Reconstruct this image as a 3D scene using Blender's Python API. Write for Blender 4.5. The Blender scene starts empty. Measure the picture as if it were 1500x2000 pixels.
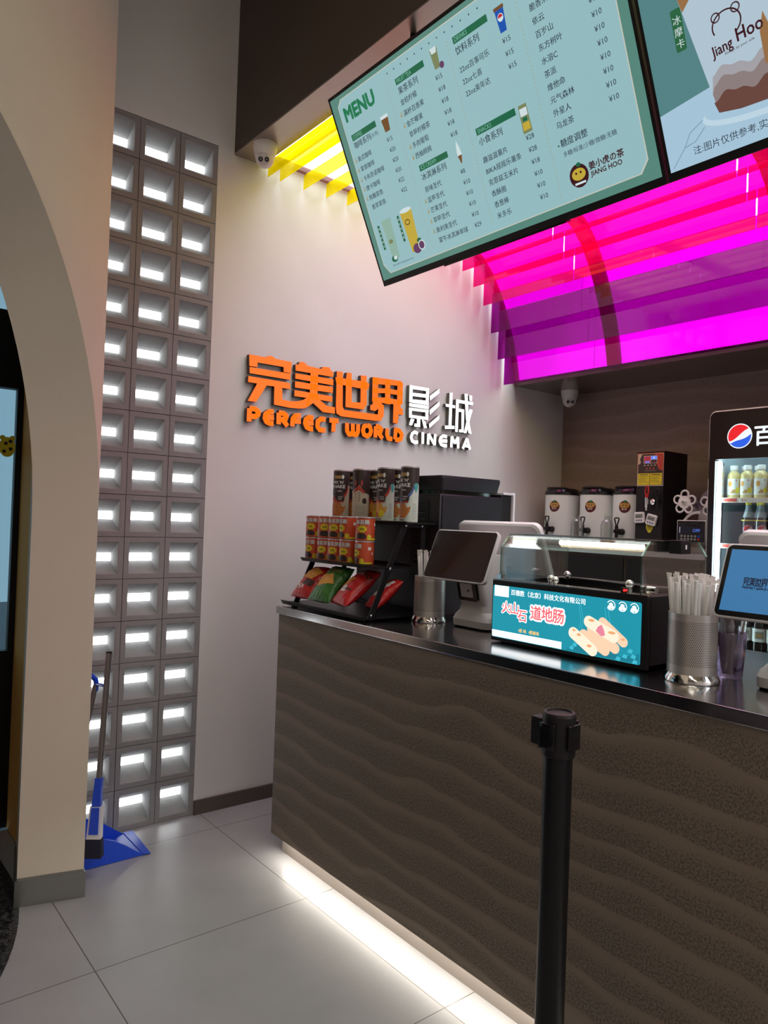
import bpy, bmesh, math, random
from mathutils import Vector, Matrix
random.seed(7)
SC = bpy.context.scene
COL = SC.collection
ORG = {}

# ------------------------------------------------------------------ helpers
def srgb(r, g, b):
    f = lambda c: (c/255/12.92 if c/255 <= .04045 else ((c/255+.055)/1.055)**2.4)
    return (f(r), f(g), f(b), 1)

def mat(name, col, rough=.5, metal=0, emis=None, strength=1, bump=0, bscale=80, spec=.5, var=0, vscale=4):
    m = bpy.data.materials.new(name); m.use_nodes = True
    nt = m.node_tree; b = nt.nodes['Principled BSDF']
    b.inputs['Base Color'].default_value = col
    b.inputs['Roughness'].default_value = rough
    b.inputs['Metallic'].default_value = metal
    b.inputs['Specular IOR Level'].default_value = spec
    if emis is not None:
        b.inputs['Emission Color'].default_value = emis
        b.inputs['Emission Strength'].default_value = strength
    if bump or var:
        tc = nt.nodes.new('ShaderNodeTexCoord')
        if bump:
            n = nt.nodes.new('ShaderNodeTexNoise'); n.inputs['Scale'].default_value = bscale; n.inputs['Detail'].default_value = 3
            nt.links.new(tc.outputs['Object'], n.inputs['Vector'])
            bp = nt.nodes.new('ShaderNodeBump'); bp.inputs['Strength'].default_value = bump; bp.inputs['Distance'].default_value = .004
            nt.links.new(n.outputs['Fac'], bp.inputs['Height']); nt.links.new(bp.outputs['Normal'], b.inputs['Normal'])
        if var:
            n = nt.nodes.new('ShaderNodeTexNoise'); n.inputs['Scale'].default_value = vscale; n.inputs['Detail'].default_value = 4
            nt.links.new(tc.outputs['Object'], n.inputs['Vector'])
            mx = nt.nodes.new('ShaderNodeMix'); mx.data_type = 'RGBA'
            mx.inputs[6].default_value = tuple(c*(1-var) for c in col[:3])+(1,)
            mx.inputs[7].default_value = tuple(min(1, c*(1+var)) for c in col[:3])+(1,)
            nt.links.new(n.outputs['Fac'], mx.inputs[0]); nt.links.new(mx.outputs[2], b.inputs['Base Color'])
    return m

def clear(name, tint, gloss=.08, rough=.03, glosscol=(1, 1, 1, 1), scatter=0):
    m = bpy.data.materials.new(name); m.use_nodes = True
    nt = m.node_tree; nt.nodes.clear()
    o = nt.nodes.new('ShaderNodeOutputMaterial'); t = nt.nodes.new('ShaderNodeBsdfTransparent'); g = nt.nodes.new('ShaderNodeBsdfGlossy')
    t.inputs[0].default_value = tint; g.inputs['Color'].default_value = glosscol; g.inputs['Roughness'].default_value = rough
    lw = nt.nodes.new('ShaderNodeLayerWeight'); lw.inputs[0].default_value = .35
    mu = nt.nodes.new('ShaderNodeMath'); mu.operation = 'MULTIPLY_ADD'; mu.inputs[1].default_value = .35; mu.inputs[2].default_value = gloss
    nt.links.new(lw.outputs['Fresnel'], mu.inputs[0])
    mx = nt.nodes.new('ShaderNodeMixShader')
    nt.links.new(mu.outputs[0], mx.inputs[0]); nt.links.new(t.outputs[0], mx.inputs[1]); nt.links.new(g.outputs[0], mx.inputs[2])
    out = mx.outputs[0]
    if scatter:
        tl = nt.nodes.new('ShaderNodeBsdfTranslucent'); tl.inputs[0].default_value = tint
        df = nt.nodes.new('ShaderNodeBsdfDiffuse'); df.inputs[0].default_value = tint
        a = nt.nodes.new('ShaderNodeMixShader'); a.inputs[0].default_value = .35; nt.links.new(tl.outputs[0], a.inputs[1]); nt.links.new(df.outputs[0], a.inputs[2])
        s2 = nt.nodes.new('ShaderNodeMixShader'); s2.inputs[0].default_value = scatter; nt.links.new(out, s2.inputs[1]); nt.links.new(a.outputs[0], s2.inputs[2]); out = s2.outputs[0]
    nt.links.new(out, o.inputs['Surface'])
    return m

_TX = {}
def text_mesh(s, bold=0.):
    k = (s, bold)
    if k not in _TX:
        cu = bpy.data.curves.new('text', 'FONT'); cu.body = s; cu.size = 1; cu.offset = bold; cu.resolution_u = 2
        o = bpy.data.objects.new('text', cu); COL.objects.link(o)
        me = bpy.data.meshes.new_from_object(o.evaluated_get(bpy.context.evaluated_depsgraph_get()))
        bpy.data.objects.remove(o); bpy.data.curves.remove(cu)
        _TX[k] = me
    return _TX[k]

class B:
    def __init__(s): s.bm = bmesh.new(); s.mi = 0; s.ang = None
    def _f(s, vs):
        try: f = s.bm.faces.new(vs); f.material_index = s.mi; return f
        except ValueError: return None
    def box(s, x0, x1, y0, y1, z0, z1, bevel=0, seg=2):
        t = bmesh.new(); bmesh.ops.create_cube(t, size=1)
        for v in t.verts: v.co = Vector(((x0+x1)/2+v.co.x*(x1-x0), (y0+y1)/2+v.co.y*(y1-y0), (z0+z1)/2+v.co.z*(z1-z0)))
        if bevel: bmesh.ops.bevel(t, geom=t.edges[:], offset=bevel, segments=seg, affect='EDGES', profile=.5)
        return s.merge(t)
    def merge(s, t, M=None, fn=None):
        mp = {}
        for v in t.verts:
            c = v.co.copy()
            if fn: c = Vector(fn(c))
            if M: c = M @ c
            mp[v] = s.bm.verts.new(c)
        for f in t.faces: s._f([mp[v] for v in f.verts])
        t.free(); return s
    def mesh(s, me, M=None, fn=None):
        t = bmesh.new(); t.from_mesh(me); return s.merge(t, M, fn)
    def loft(s, rings, cap=True, close=True):
        R = [[s.bm.verts.new(c) for c in r] for r in rings]
        n = len(R[0])
        for a, b in zip(R, R[1:]):
            for i in range(n if close else n-1):
                j = (i+1) % n; s._f([a[i], a[j], b[j], b[i]])
        if cap: s._f(R[0][::-1]); s._f(R[-1])
        return s
    def cyl(s, p0, p1, r0, r1=None, n=20, cap=True):
        p0 = Vector(p0); p1 = Vector(p1); r1 = r0 if r1 is None else r1
        if n < 20: s.ang = .95
        d = (p1-p0).normalized(); a = d.orthogonal().normalized(); b = d.cross(a)
        cs = [(math.cos(2*math.pi*i/n), math.sin(2*math.pi*i/n)) for i in range(n)]
        return s.loft([[p+(a*c+b*k)*r for c, k in cs] for p, r in ((p0, r0), (p1, r1))], cap)
    def tube(s, pts, r, n=8, flat=None):
        pts = [Vector(p) for p in pts]; rings = []; a = None; s.ang = 1.1
        for i, p in enumerate(pts):
            d = ((pts[i+1]-p) if i == 0 else (p-pts[i-1]) if i == len(pts)-1 else (pts[i+1]-pts[i-1])).normalized()
            a = d.orthogonal().normalized() if a is None else (a-d*a.dot(d)).normalized()
            b = d.cross(a)
            rings.append([p+(a*math.cos(2*math.pi*k/n)+b*math.sin(2*math.pi*k/n))*r for k in range(n)])
        return s.loft(rings)
    def lathe(s, prof, c=(0, 0, 0), n=28, cap=True):
        c = Vector(c)
        return s.loft([[c+Vector((r*math.cos(2*math.pi*i/n), r*math.sin(2*math.pi*i/n), z)) for i in range(n)] for r, z in prof], cap)
    def prism(s, pts, vec):
        vec = Vector(vec); pts = [Vector(p) for p in pts]
        s.loft([pts, [p+vec for p in pts]]); return s
    def sphere(s, c, r, sc=(1, 1, 1), u=16, v=10):
        t = bmesh.new(); bmesh.ops.create_uvsphere(t, u_segments=u, v_segments=v, radius=r)
        return s.merge(t, Matrix.Translation(c) @ Matrix.Diagonal((*sc, 1)))
    def build(s, name, mats, parent=None, smooth=True, local=False, angle=.35):
        bmesh.ops.recalc_face_normals(s.bm, faces=s.bm.faces[:])
        return s.raw(name, mats, parent, smooth, local, angle)
    def raw(s, name, mats, parent=None, smooth=True, local=False, angle=.35):
        me = bpy.data.meshes.new(name)
        if parent is not None and not local:
            o3 = ORG.get(parent.name, Vector())
            for v in s.bm.verts: v.co -= o3
        big = [f for f in s.bm.faces if len(f.verts) > 4]
        if big: s.bm.normal_update(); bmesh.ops.triangulate(s.bm, faces=big)
        s.bm.to_mesh(me); s.bm.free()
        for m in (mats if isinstance(mats, (list, tuple)) else [mats]): me.materials.append(m)
        if smooth:
            me.shade_smooth(); me.set_sharp_from_angle(angle=s.ang or angle)
        o = bpy.data.objects.new(name, me); COL.objects.link(o)
        if parent is not None:
            o.parent = parent; ORG[o.name] = ORG.get(parent.name, Vector())
        return o

def thing(name, label, cat, loc=(0, 0, 0), group=None, rot=None):
    o = bpy.data.objects.new(name, None); COL.objects.link(o); o.location = loc
    if rot: o.rotation_euler = rot
    ORG[o.name] = Vector(loc); o['label'] = label; o['category'] = cat
    if group: o['group'] = group
    return o
def tag(o, label, cat, group=None):
    o['label'] = label; o['category'] = cat
    if group: o['group'] = group
    return o
def rebase(o):
    "put a one-mesh thing's origin at its base"
    vs = [v.co for v in o.data.vertices]
    c = Vector(((min(v.x for v in vs)+max(v.x for v in vs))/2, (min(v.y for v in vs)+max(v.y for v in vs))/2, min(v.z for v in vs)))
    o.data.transform(Matrix.Translation(-c)); o.location = c; return o
def struct(o, label, cat):
    o['kind'] = 'structure'; o['label'] = label; o['category'] = cat; return o
def dup(root, loc, label=None, rot=None, group=None):
    r = root.copy(); COL.objects.link(r); r.location = loc
    if rot: r.rotation_euler = rot
    if label: r['label'] = label
    if group: r['group'] = group
    for ch in list(root.children):
        c = ch.copy(); COL.objects.link(c); c.parent = r
        for g in list(ch.children):
            d = g.copy(); COL.objects.link(d); d.parent = c
    return r

class Flat:
    "flat artwork on a plane: O origin, X right, Y up, built as thin faces a hair above the surface"
    def __init__(s, O, X=(1, 0, 0), Y=(0, 0, 1), lift=.0006):
        O = Vector(O); X = Vector(X).normalized(); Y = Vector(Y).normalized(); N = X.cross(Y)
        s.M = Matrix(((X.x, Y.x, N.x, O.x), (X.y, Y.y, N.y, O.y), (X.z, Y.z, N.z, O.z), (0, 0, 0, 1)))
        s.b = {}; s.lift = lift
    def B(s, k): return s.b.setdefault(k, B())
    def poly(s, k, pts, l=1):
        b = s.B(k); b._f([b.bm.verts.new(s.M @ Vector((x, y, l*s.lift))) for x, y in pts])
    def rect(s, k, x0, y0, x1, y1, l=1): s.poly(k, [(x0, y0), (x1, y0), (x1, y1), (x0, y1)], l)
    def circ(s, k, x, y, rx, ry=None, l=1, n=24, a0=0, a1=360):
        ry = ry or rx; full = a1-a0 >= 360
        s.poly(k, [(x+rx*math.cos(math.radians(a0+(a1-a0)*i/(n if full else n-1))), y+ry*math.sin(math.radians(a0+(a1-a0)*i/(n if full else n-1)))) for i in range(n)], l)
    def line(s, k, pts, w, l=1):
        for (a, b_), (c, d) in zip(pts, pts[1:]):
            L = math.hypot(c-a, d-b_) or 1; nx, ny = -(d-b_)/L*w/2, (c-a)/L*w/2
            s.poly(k, [(a-nx, b_-ny), (c-nx, d-ny), (c+nx, d+ny), (a+nx, b_+ny)], l)
    def text(s, k, t, x, y, size, bold=0., l=2, center=False, rot=0, sx=1):
        me = text_mesh(t)
        if center: x -= max(v.co.x for v in me.vertices)*size*sx/2
        e = bold*.8*size
        for dx, dy in (((0, 0),) if e == 0 else ((e, 0), (-e, 0)) if bold < .015 else ((e, 0), (-e, 0), (0, e), (0, -e)) if bold < .06 else [(e*math.cos(q*math.pi/4), e*math.sin(q*math.pi/4)) for q in range(8)]+[(0, 0)]):
            s.B(k).mesh(me, s.M @ Matrix.Translation((x+dx, y+dy, l*s.lift)) @ Matrix.Rotation(math.radians(rot), 4, 'Z') @ Matrix.Diagonal((size*sx, size, 1, 1)))
    def done(s, k, name, m, parent=None):
        return s.b.pop(k).raw(name, m, parent, smooth=False)

class Wrap(Flat):
    "artwork bent round an upright cylinder at c with radius r, centred on angle phi (degrees)"
    def __init__(s, c, r, phi, lift=.0006):
        s.c = Vector(c); s.r = r; s.phi = math.radians(phi); s.b = {}; s.lift = lift; s.M = Matrix.Identity(4)
    def bend(s, b):
        bm = b.bm; r = s.r
        big = [f for f in bm.faces if len(f.verts) > 4]
        if big: bm.normal_update(); bmesh.ops.triangulate(bm, faces=big)
        xs = [v.co.x for v in bm.verts]; x = math.floor(min(xs)/(r*.16))*r*.16
        while x < max(xs):
            bmesh.ops.bisect_plane(bm, geom=bm.verts[:]+bm.edges[:]+bm.faces[:], plane_co=(x, 0, 0), plane_no=(1, 0, 0)); x += r*.16
        for v in bm.verts:
            t = s.phi+v.co.x/r; R = r+v.co.z
            v.co = s.c+Vector((R*math.cos(t), R*math.sin(t), v.co.y))
    def done(s, k, name, m, parent=None, local=False):
        b = s.b.pop(k); s.bend(b); return b.raw(name, m, parent, smooth=False, local=local)

def rrect(x0, y0, x1, y1, r, n=6):
    P = []
    for cx, cy, a in ((x1-r, y1-r, 0), (x0+r, y1-r, 90), (x0+r, y0+r, 180), (x1-r, y0+r, 270)):
        for i in range(n+1):
            t = math.radians(a+90*i/n); P.append((cx+r*math.cos(t), cy+r*math.sin(t)))
    return P

# ------------------------------------------------------------------ materials
M = {}
M['wall'] = mat('painted_wall', (.78, .77, .755, 1), .75, bump=.08, bscale=30, var=.03)
M['cream'] = mat('cream_plaster', (.80, .71, .575, 1), .75, bump=.08, bscale=40, var=.05)
M['dark'] = mat('dark_fascia_paint', (.085, .064, .052, 1), .6, bump=.05)
M['soffit'] = mat('brushed_soffit_metal', (.42, .36, .33, 1), .28, .8, bump=.03, bscale=12)
M['backsoffit'] = mat('dark_soffit_metal', (.30, .25, .23, 1), .2, .8)
M['ceil'] = mat('beige_ceiling_paint', (.50, .42, .31, 1), .8, bump=.05)
M['steel'] = mat('brushed_steel', (.62, .60, .58, 1), .2, 1, bump=.03, bscale=60)
M['steeltop'] = mat('worktop_steel', (.55, .54, .545, 1), .17, 1, bump=.012, bscale=14)
M['trimsteel'] = mat('skirting_steel', (.36, .37, .35, 1), .3, .9, bump=.05, bscale=9)
M['skirt'] = mat('dark_skirting', (.10, .085, .075, 1), .45)
M['block'] = mat('grey_breeze_concrete', (.30, .295, .30, 1), .9, bump=.35, bscale=220, var=.1, vscale=30)
M['black'] = mat('black_metal', (.006, .006, .007, 1), .42, spec=.3)
M['blackgloss'] = mat('black_gloss', (.010, .010, .012, 1), .12)
M['blackplastic'] = mat('black_plastic', (.010, .009, .010, 1), .5, spec=.35, bump=.05, bscale=300)
M['purpleblack'] = mat('dark_machine_plastic', (.009, .008, .012, 1), .45, bump=.03, bscale=200)
M['white'] = mat('white_plastic', (.86, .85, .86, 1), .35)
M['offwhite'] = mat('off_white_plastic', (.72, .69, .69, 1), .45)
M['whiteenamel'] = mat('white_enamel', (.84, .90, .90, 1), .25)
M['chrome'] = mat('chrome', (.85, .85, .85, 1), .08, 1)
M['blue'] = mat('blue_plastic', (.010, .075, .72, 1), .35)
M['navy'] = mat('navy_bristles', (.012, .014, .035, 1), .8, bump=.3, bscale=400)
M['red'] = mat('red_foil', (.55, .018, .020, 1), .28)
M['green'] = mat('green_foil', (.045, .18, .035, 1), .3)
M['orange'] = mat('orange_print', (.62, .085, .030, 1), .4)
M['yellow'] = mat('yellow_print', (.75, .62, .02, 1), .45)
M['cheese'] = mat('chip_orange_print', (.70, .33, .05, 1), .5)
M['fries'] = mat('fries_print', (.50, .17, .035, 1), .5, var=.6, vscale=120)
M['cream_print'] = mat('cream_print', (.55, .48, .36, 1), .5)
M['mint_print'] = mat('pale_mint_print', (.60, .68, .58, 1), .5)
M['brown'] = mat('dark_brown_print', (.040, .024, .020, 1), .4)
M['redprint'] = mat('red_print', (.50, .05, .03, 1), .45)
M['blueprint'] = mat('blue_print', (.06, .12, .32, 1), .45)
M['tealprint'] = mat('teal_print', (.06, .38, .36, 1), .45)
M['gold'] = mat('gold_print', (.45, .27, .09, 1), .4)
M['whiteprint'] = mat('white_print', (.80, .80, .78, 1), .5)
M['greyprint'] = mat('grey_print', (.25, .27, .26, 1), .5)
M['greentext'] = mat('green_print', (.03, .20, .06, 1), .5)
M['maroon'] = mat('maroon_print', (.10, .012, .012, 1), .5)
M['tan'] = mat('tan_print', (.55, .30, .07, 1), .5)
M['straw'] = mat('straw_paper', (.95, .95, .92, 1), .6)
M['tin'] = mat('tin_rim', (.75, .72, .74, 1), .3, .6)
M['glass'] = clear('clear_glass', (.93, .96, .95, 1), .05)
M['glassedge'] = clear('green_glass_edge', (.45, .62, .56, 1), .12)
M['doorglass'] = clear('door_glass', (.86, .93, .95, 1), .06)
M['clearplastic'] = clear('clear_plastic', (.90, .91, .90, 1), .02, .2)
M['pinkplastic'] = clear('lilac_clear_plastic', (.80, .72, .82, 1), .12, .08)
M['film'] = clear('film_wrapper', (.70, .68, .72, 1), .2, .15)
M['yelfin'] = clear('yellow_acrylic', (.98, .90, .012, 1), .02, scatter=.38)
M['orafin'] = clear('orange_acrylic', (.98, .40, .06, 1), .02, scatter=.2)
M['pinkfin'] = clear('pink_acrylic', (.95, .03, .50, 1), .02, scatter=.06)
M['purfin'] = clear('purple_acrylic', (.58, .02, .56, 1), .012, scatter=.02)
M['rib'] = clear('amber_acrylic_rib', (.44, .24, .20, 1), .04)

def wave_stone(name, base, ridge, axis_scale, strength, pitc=.5):
    m = bpy.data.materials.new(name); m.use_nodes = True
    nt = m.node_tree; b = nt.nodes['Principled BSDF']; L = nt.links.new
    b.inputs['Roughness'].default_value = .7
    tc = nt.nodes.new('ShaderNodeTexCoord'); mp = nt.nodes.new('ShaderNodeMapping'); L(tc.outputs['Object'], mp.inputs[0])
    mp.inputs['Scale'].default_value = (.55, .55, 1)
    n1 = nt.nodes.new('ShaderNodeTexNoise'); n1.inputs['Scale'].default_value = 2.6; n1.inputs['Detail'].default_value = 2; L(mp.outputs[0], n1.inputs['Vector'])
    n3 = nt.nodes.new('ShaderNodeTexNoise'); n3.inputs['Scale'].default_value = 9; n3.inputs['Detail'].default_value = 1; L(mp.outputs[0], n3.inputs['Vector'])
    sp = nt.nodes.new('ShaderNodeSeparateXYZ'); L(tc.outputs['Object'], sp.inputs[0])
    def mth(op, a, b2=None, c=None):
        n = nt.nodes.new('ShaderNodeMath'); n.operation = op
        for i, v in enumerate((a, b2, c)):
            if v is None: continue
            if isinstance(v, (int, float)): n.inputs[i].default_value = v
            else: L(v, n.inputs[i])
        return n.outputs[0]
    z = mth('MULTIPLY_ADD', n1.outputs['Fac'], .19, sp.outputs['Z'])
    z = mth('MULTIPLY_ADD', n3.outputs['Fac'], .03, z)
    z = mth('MULTIPLY_ADD', sp.outputs['X'], .035, z)
    saw = mth('FRACT', mth('MULTIPLY', z, axis_scale))          # 0 at a step, climbing to 1
    crest = mth('SMOOTH_MIN', mth('MULTIPLY', mth('SUBTRACT', 1, saw), 6.), 1, .3)
    up = mth('POWER', saw, 4.5)
    n2 = nt.nodes.new('ShaderNodeTexNoise'); n2.inputs['Scale'].default_value = 190; n2.inputs['Detail'].default_value = 2; L(tc.outputs['Object'], n2.inputs['Vector'])
    prof = mth('MULTIPLY', up, crest)
    pit = mth('MULTIPLY', n2.outputs['Fac'], mth('SUBTRACT', 1, mth('MULTIPLY', prof, 1.0)))
    h = mth('MULTIPLY_ADD', pit, -.25, prof)
    bp = nt.nodes.new('ShaderNodeBump'); bp.inputs['Strength'].default_value = strength; bp.inputs['Distance'].default_value = .012
    L(h, bp.inputs['Height']); L(bp.outputs['Normal'], b.inputs['Normal'])
    rp = nt.nodes.new('ShaderNodeMapRange'); rp.inputs[1].default_value = .42; rp.inputs[2].default_value = .60; L(pit, rp.inputs[0])
    m1 = nt.nodes.new('ShaderNodeMix'); m1.data_type = 'RGBA'; m1.inputs[6].default_value = base; m1.inputs[7].default_value = ridge; L(prof, m1.inputs[0])
    m2 = nt.nodes.new('ShaderNodeMix'); m2.data_type = 'RGBA'; m2.inputs[7].default_value = tuple(c*pitc for c in base[:3])+(1,)
    L(rp.outputs[0], m2.inputs[0]); L(m1.outputs[2], m2.inputs[6]); L(m2.outputs[2], b.inputs['Base Color'])
    return m
M['wavefront'] = wave_stone('wavy_carved_stone', (.205, .162, .120, 1), (.245, .196, .148, 1), 10.6, .36)
M['waveback'] = wave_stone('wavy_wall_stone', (.31, .23, .20, 1), (.34, .255, .22, 1), 9, .06, .75)

def tiles():
    m = bpy.data.materials.new('pale_floor_tiles'); m.use_nodes = True
    nt = m.node_tree; b = nt.nodes['Principled BSDF']; L = nt.links.new
    tc = nt.nodes.new('ShaderNodeTexCoord'); sp = nt.nodes.new('ShaderNodeSeparateXYZ'); L(tc.outputs['Object'], sp.inputs[0])
    def mth(op, a, b2=None):
        n = nt.nodes.new('ShaderNodeMath'); n.operation = op
        for i, v in enumerate((a, b2)):
            if v is None: continue
            if isinstance(v, (int, float)): n.inputs[i].default_value = v
            else: L(v, n.inputs[i])
        return n.outputs[0]
    def line(c, o, s):
        f = mth('FRACT', mth('DIVIDE', mth('ADD', c, 50*s-o), s))
        return mth('LESS_THAN', f, .0035/s)
    g = mth('MAXIMUM', line(sp.outputs['X'], .191, .766), line(sp.outputs['Y'], .029, .78))
    n = nt.nodes.new('ShaderNodeTexNoise'); n.inputs['Scale'].default_value = 5; n.inputs['Detail'].default_value = 6; L(tc.outputs['Object'], n.inputs['Vector'])
    n2 = nt.nodes.new('ShaderNodeTexNoise'); n2.inputs['Scale'].default_value = 90; n2.inputs['Detail'].default_value = 3; L(tc.outputs['Object'], n2.inputs['Vector'])
    a = nt.nodes.new('ShaderNodeMix'); a.data_type = 'RGBA'; a.inputs[6].default_value = (.37, .375, .39, 1); a.inputs[7].default_value = (.47, .475, .49, 1); L(n.outputs['Fac'], a.inputs[0])
    r = nt.nodes.new('ShaderNodeMapRange'); r.inputs[1].default_value = .66; r.inputs[2].default_value = .8; r.inputs[4].default_value = .25; L(n2.outputs['Fac'], r.inputs[0])
    a2 = nt.nodes.new('ShaderNodeMix'); a2.data_type = 'RGBA'; a2.inputs[7].default_value = (.25, .23, .21, 1); L(r.outputs[0], a2.inputs[0]); L(a.outputs[2], a2.inputs[6])
    c = nt.nodes.new('ShaderNodeMix'); c.data_type = 'RGBA'; c.inputs[7].default_value = (.10, .085, .075, 1); L(g, c.inputs[0]); L(a2.outputs[2], c.inputs[6])
    L(c.outputs[2], b.inputs['Base Color']); b.inputs['Roughness'].default_value = .33
    return m
M['tiles'] = tiles()

def granite():
    m = mat('black_granite', (.02, .02, .021, 1), .35); nt = m.node_tree; b = nt.nodes['Principled BSDF']
    v = nt.nodes.new('ShaderNodeTexVoronoi'); v.inputs['Scale'].default_value = 120
    tc = nt.nodes.new('ShaderNodeTexCoord'); nt.links.new(tc.outputs['Object'], v.inputs['Vector'])
    r = nt.nodes.new('ShaderNodeValToRGB'); r.color_ramp.elements[0].color = (.008, .008, .009, 1); r.color_ramp.elements[1].color = (.10, .10, .105, 1)
    r.color_ramp.elements[0].position = .35
    nt.links.new(v.outputs['Color'], r.inputs[0]); nt.links.new(r.outputs[0], b.inputs['Base Color'])
    return m
M['granite'] = granite()

def perforated():
    m = mat('perforated_steel', (.66, .63, .60, 1), .36, .65); nt = m.node_tree; b = nt.nodes['Principled BSDF']; L = nt.links.new
    tc = nt.nodes.new('ShaderNodeTexCoord'); sp = nt.nodes.new('ShaderNodeSeparateXYZ'); L(tc.outputs['Object'], sp.inputs[0])
    def mth(op, a, b2=None, c=None):
        n = nt.nodes.new('ShaderNodeMath'); n.operation = op
        for i, v in enumerate((a, b2, c)):
            if v is None: continue
            if isinstance(v, (int, float)): n.inputs[i].default_value = v
            else: L(v, n.inputs[i])
        return n.outputs[0]
    s = .0050
    u = mth('DIVIDE', mth('MULTIPLY', mth('ARCTAN2', sp.outputs['Y'], sp.outputs['X']), .06), s)
    v = mth('DIVIDE', sp.outputs['Z'], s*.87)
    row = mth('FLOOR', v)
    uu = mth('SUBTRACT', mth('FRACT', mth('MULTIPLY_ADD', row, .5, u)), .5)
    vv = mth('SUBTRACT', mth('FRACT', v), .5)
    d = mth('SQRT', mth('ADD', mth('MULTIPLY', uu, uu), mth('MULTIPLY', vv, vv)))
    hole = mth('MULTIPLY', mth('LESS_THAN', d, .27), mth('MULTIPLY', mth('GREATER_THAN', sp.outputs['Z'], .042), mth('LESS_THAN', sp.outputs['Z'], .155)))
    mx = nt.nodes.new('ShaderNodeMix'); mx.data_type = 'RGBA'; mx.inputs[6].default_value = (.68, .65, .62, 1); mx.inputs[7].default_value = (.015, .014, .013, 1)
    L(hole, mx.inputs[0]); L(mx.outputs[2], b.inputs['Base Color'])
    return m
M['perf'] = perforated()

def E(name, col, s): return mat(name, (0, 0, 0, 1), .5, 0, col, s)
M['canopylight'] = E('canopy_light', (.96, .99, 1, 1), 3.5)
M['blocklight'] = E('block_backlight', (.95, 1, 1, 1), 6)
M['led'] = E('led_strip_light', (1, .93, .82, 1), 36)
M['lamp'] = E('lobby_lamp', (1, .90, .77, 1), 26)
M['warmlamp'] = E('warm_tube', (1, .82, .55, 1), 10)
M['fridgelamp'] = E('fridge_tube', (.72, .95, 1, 1), 22)
M['signorange'] = E('lit_orange_face', (1, .165, .006, 1), 1.15)
M['signside'] = mat('dark_red_return', (.05, .006, .006, 1), .4)
M['signwhite'] = E('lit_white_face', (1, .98, .95, 1), 2.2)
M['signwside'] = mat('grey_return', (.12, .11, .095, 1), .4)
def screen(name, col, s=1., rough=.18):
    m = mat(name, (.004, .004, .004, 1), rough, 0, col, s); return m
M['tvback'] = screen('menu_screen_mint', srgb(150, 190, 195), .95)
M['tvgreen'] = screen('menu_screen_green', srgb(92, 140, 128), .9)
M['tvline'] = screen('menu_screen_line', srgb(205, 205, 190), .9)
M['tvtext'] = screen('menu_screen_text', srgb(38, 48, 62), 1)
M['tvbar'] = screen('menu_screen_bar', srgb(30, 100, 70), 1)
M['tvmenu'] = screen('menu_screen_title', srgb(36, 118, 80), 1)
M['tvbarline'] = screen('menu_screen_bar_text', srgb(120, 180, 160), 1)
M['tvthumb'] = screen('menu_screen_thumb', srgb(160, 150, 110), 1)
M['tvyellow'] = screen('menu_screen_yellow', srgb(190, 165, 60), 1)
M['tvbrown'] = screen('menu_screen_brown', srgb(110, 75, 45), 1)
M['tvblue'] = screen('menu_screen_blue', srgb(20, 80, 170), 1)
M['tvred'] = screen('menu_screen_red', srgb(190, 40, 50), 1)
M['tvwhite'] = screen('menu_screen_white', srgb(205, 220, 222), 1)
M['tvlime'] = screen('menu_screen_pale_green', srgb(140, 175, 160), 1)
M['tvpurple'] = screen('menu_screen_purple', srgb(95, 60, 95), 1)
M['tvolive'] = screen('menu_screen_olive', srgb(120, 130, 90), 1)
M['tvmaroon'] = screen('menu_screen_maroon', srgb(60, 25, 30), 1)
M['tv2bg'] = screen('poster_screen_teal', srgb(85, 130, 132), 1)
M['tv2table'] = screen('poster_screen_marble', srgb(165, 195, 215), 1)
M['tv2milk'] = screen('poster_screen_milk', srgb(175, 195, 208), 1)
M['tv2coffee'] = screen('poster_screen_coffee', srgb(105, 70, 62), 1)
M['tv2mocha'] = screen('poster_screen_mocha', srgb(140, 125, 125), 1)
M['tv2mocha2'] = screen('poster_screen_pale_mocha', srgb(162, 160, 165), 1)
M['tv2amber'] = screen('poster_screen_amber', srgb(150, 110, 70), 1)
M['tv2tag'] = screen('poster_screen_tag', srgb(45, 100, 65), 1)
M['tv2plate'] = screen('poster_screen_plate', srgb(188, 212, 226), 1)
M['tv2vein'] = screen('poster_screen_vein', srgb(130, 155, 180), 1)
M['warmteal'] = E('lit_panel_teal', (.012, .27, .36, 1), 1.15)
M['warmteal2'] = E('lit_panel_deep_teal', (.010, .19, .26, 1), 1.15)
M['warmteal3'] = E('lit_panel_light_teal', (.05, .45, .58, 1), 1.15)
M['warmwhite'] = E('lit_panel_white', (1, 1, 1, 1), 1.6)
M['warmred'] = E('lit_panel_red', (.90, .14, .16, 1), 1.1)
M['warmgold'] = E('lit_panel_gold', (1, .62, .16, 1), 1.1)
M['warmsaus'] = E('lit_panel_sausage', (1, .62, .42, 1), 1.1)
M['warmsaus2'] = E('lit_panel_sausage_light', (1, .80, .62, 1), 1.15)
M['warmsaus3'] = E('lit_panel_sausage_tan', (.90, .42, .18, 1), 1.0)
M['warmpink'] = E('lit_panel_pink', (.85, .25, .36, 1), 1.0)
M['posblue'] = screen('pos_screen_blue', srgb(62, 118, 165), 1.0)
M['posdark'] = mat('pos_screen_dark', (.012, .010, .010, 1), .08)
M['poslogo'] = screen('pos_logo_dark', srgb(24, 30, 52), 1.0)
M['glred'] = E('globe_red', (.85, .012, .02, 1), 1.0)
M['glblue'] = E('globe_blue', (.02, .12, .80, 1), 1.0)
M['glwhite'] = E('globe_white', (.90, .95, 1, 1), 1.0)
M['lcdred'] = E('lcd_red', (.30, .02, .04, 1), 1)
M['lcdblue'] = E('lcd_blue', (.10, .22, .85, 1), 1)
M['lcdpale'] = E('lcd_pale', (.65, .6, .8, 1), 1)
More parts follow.
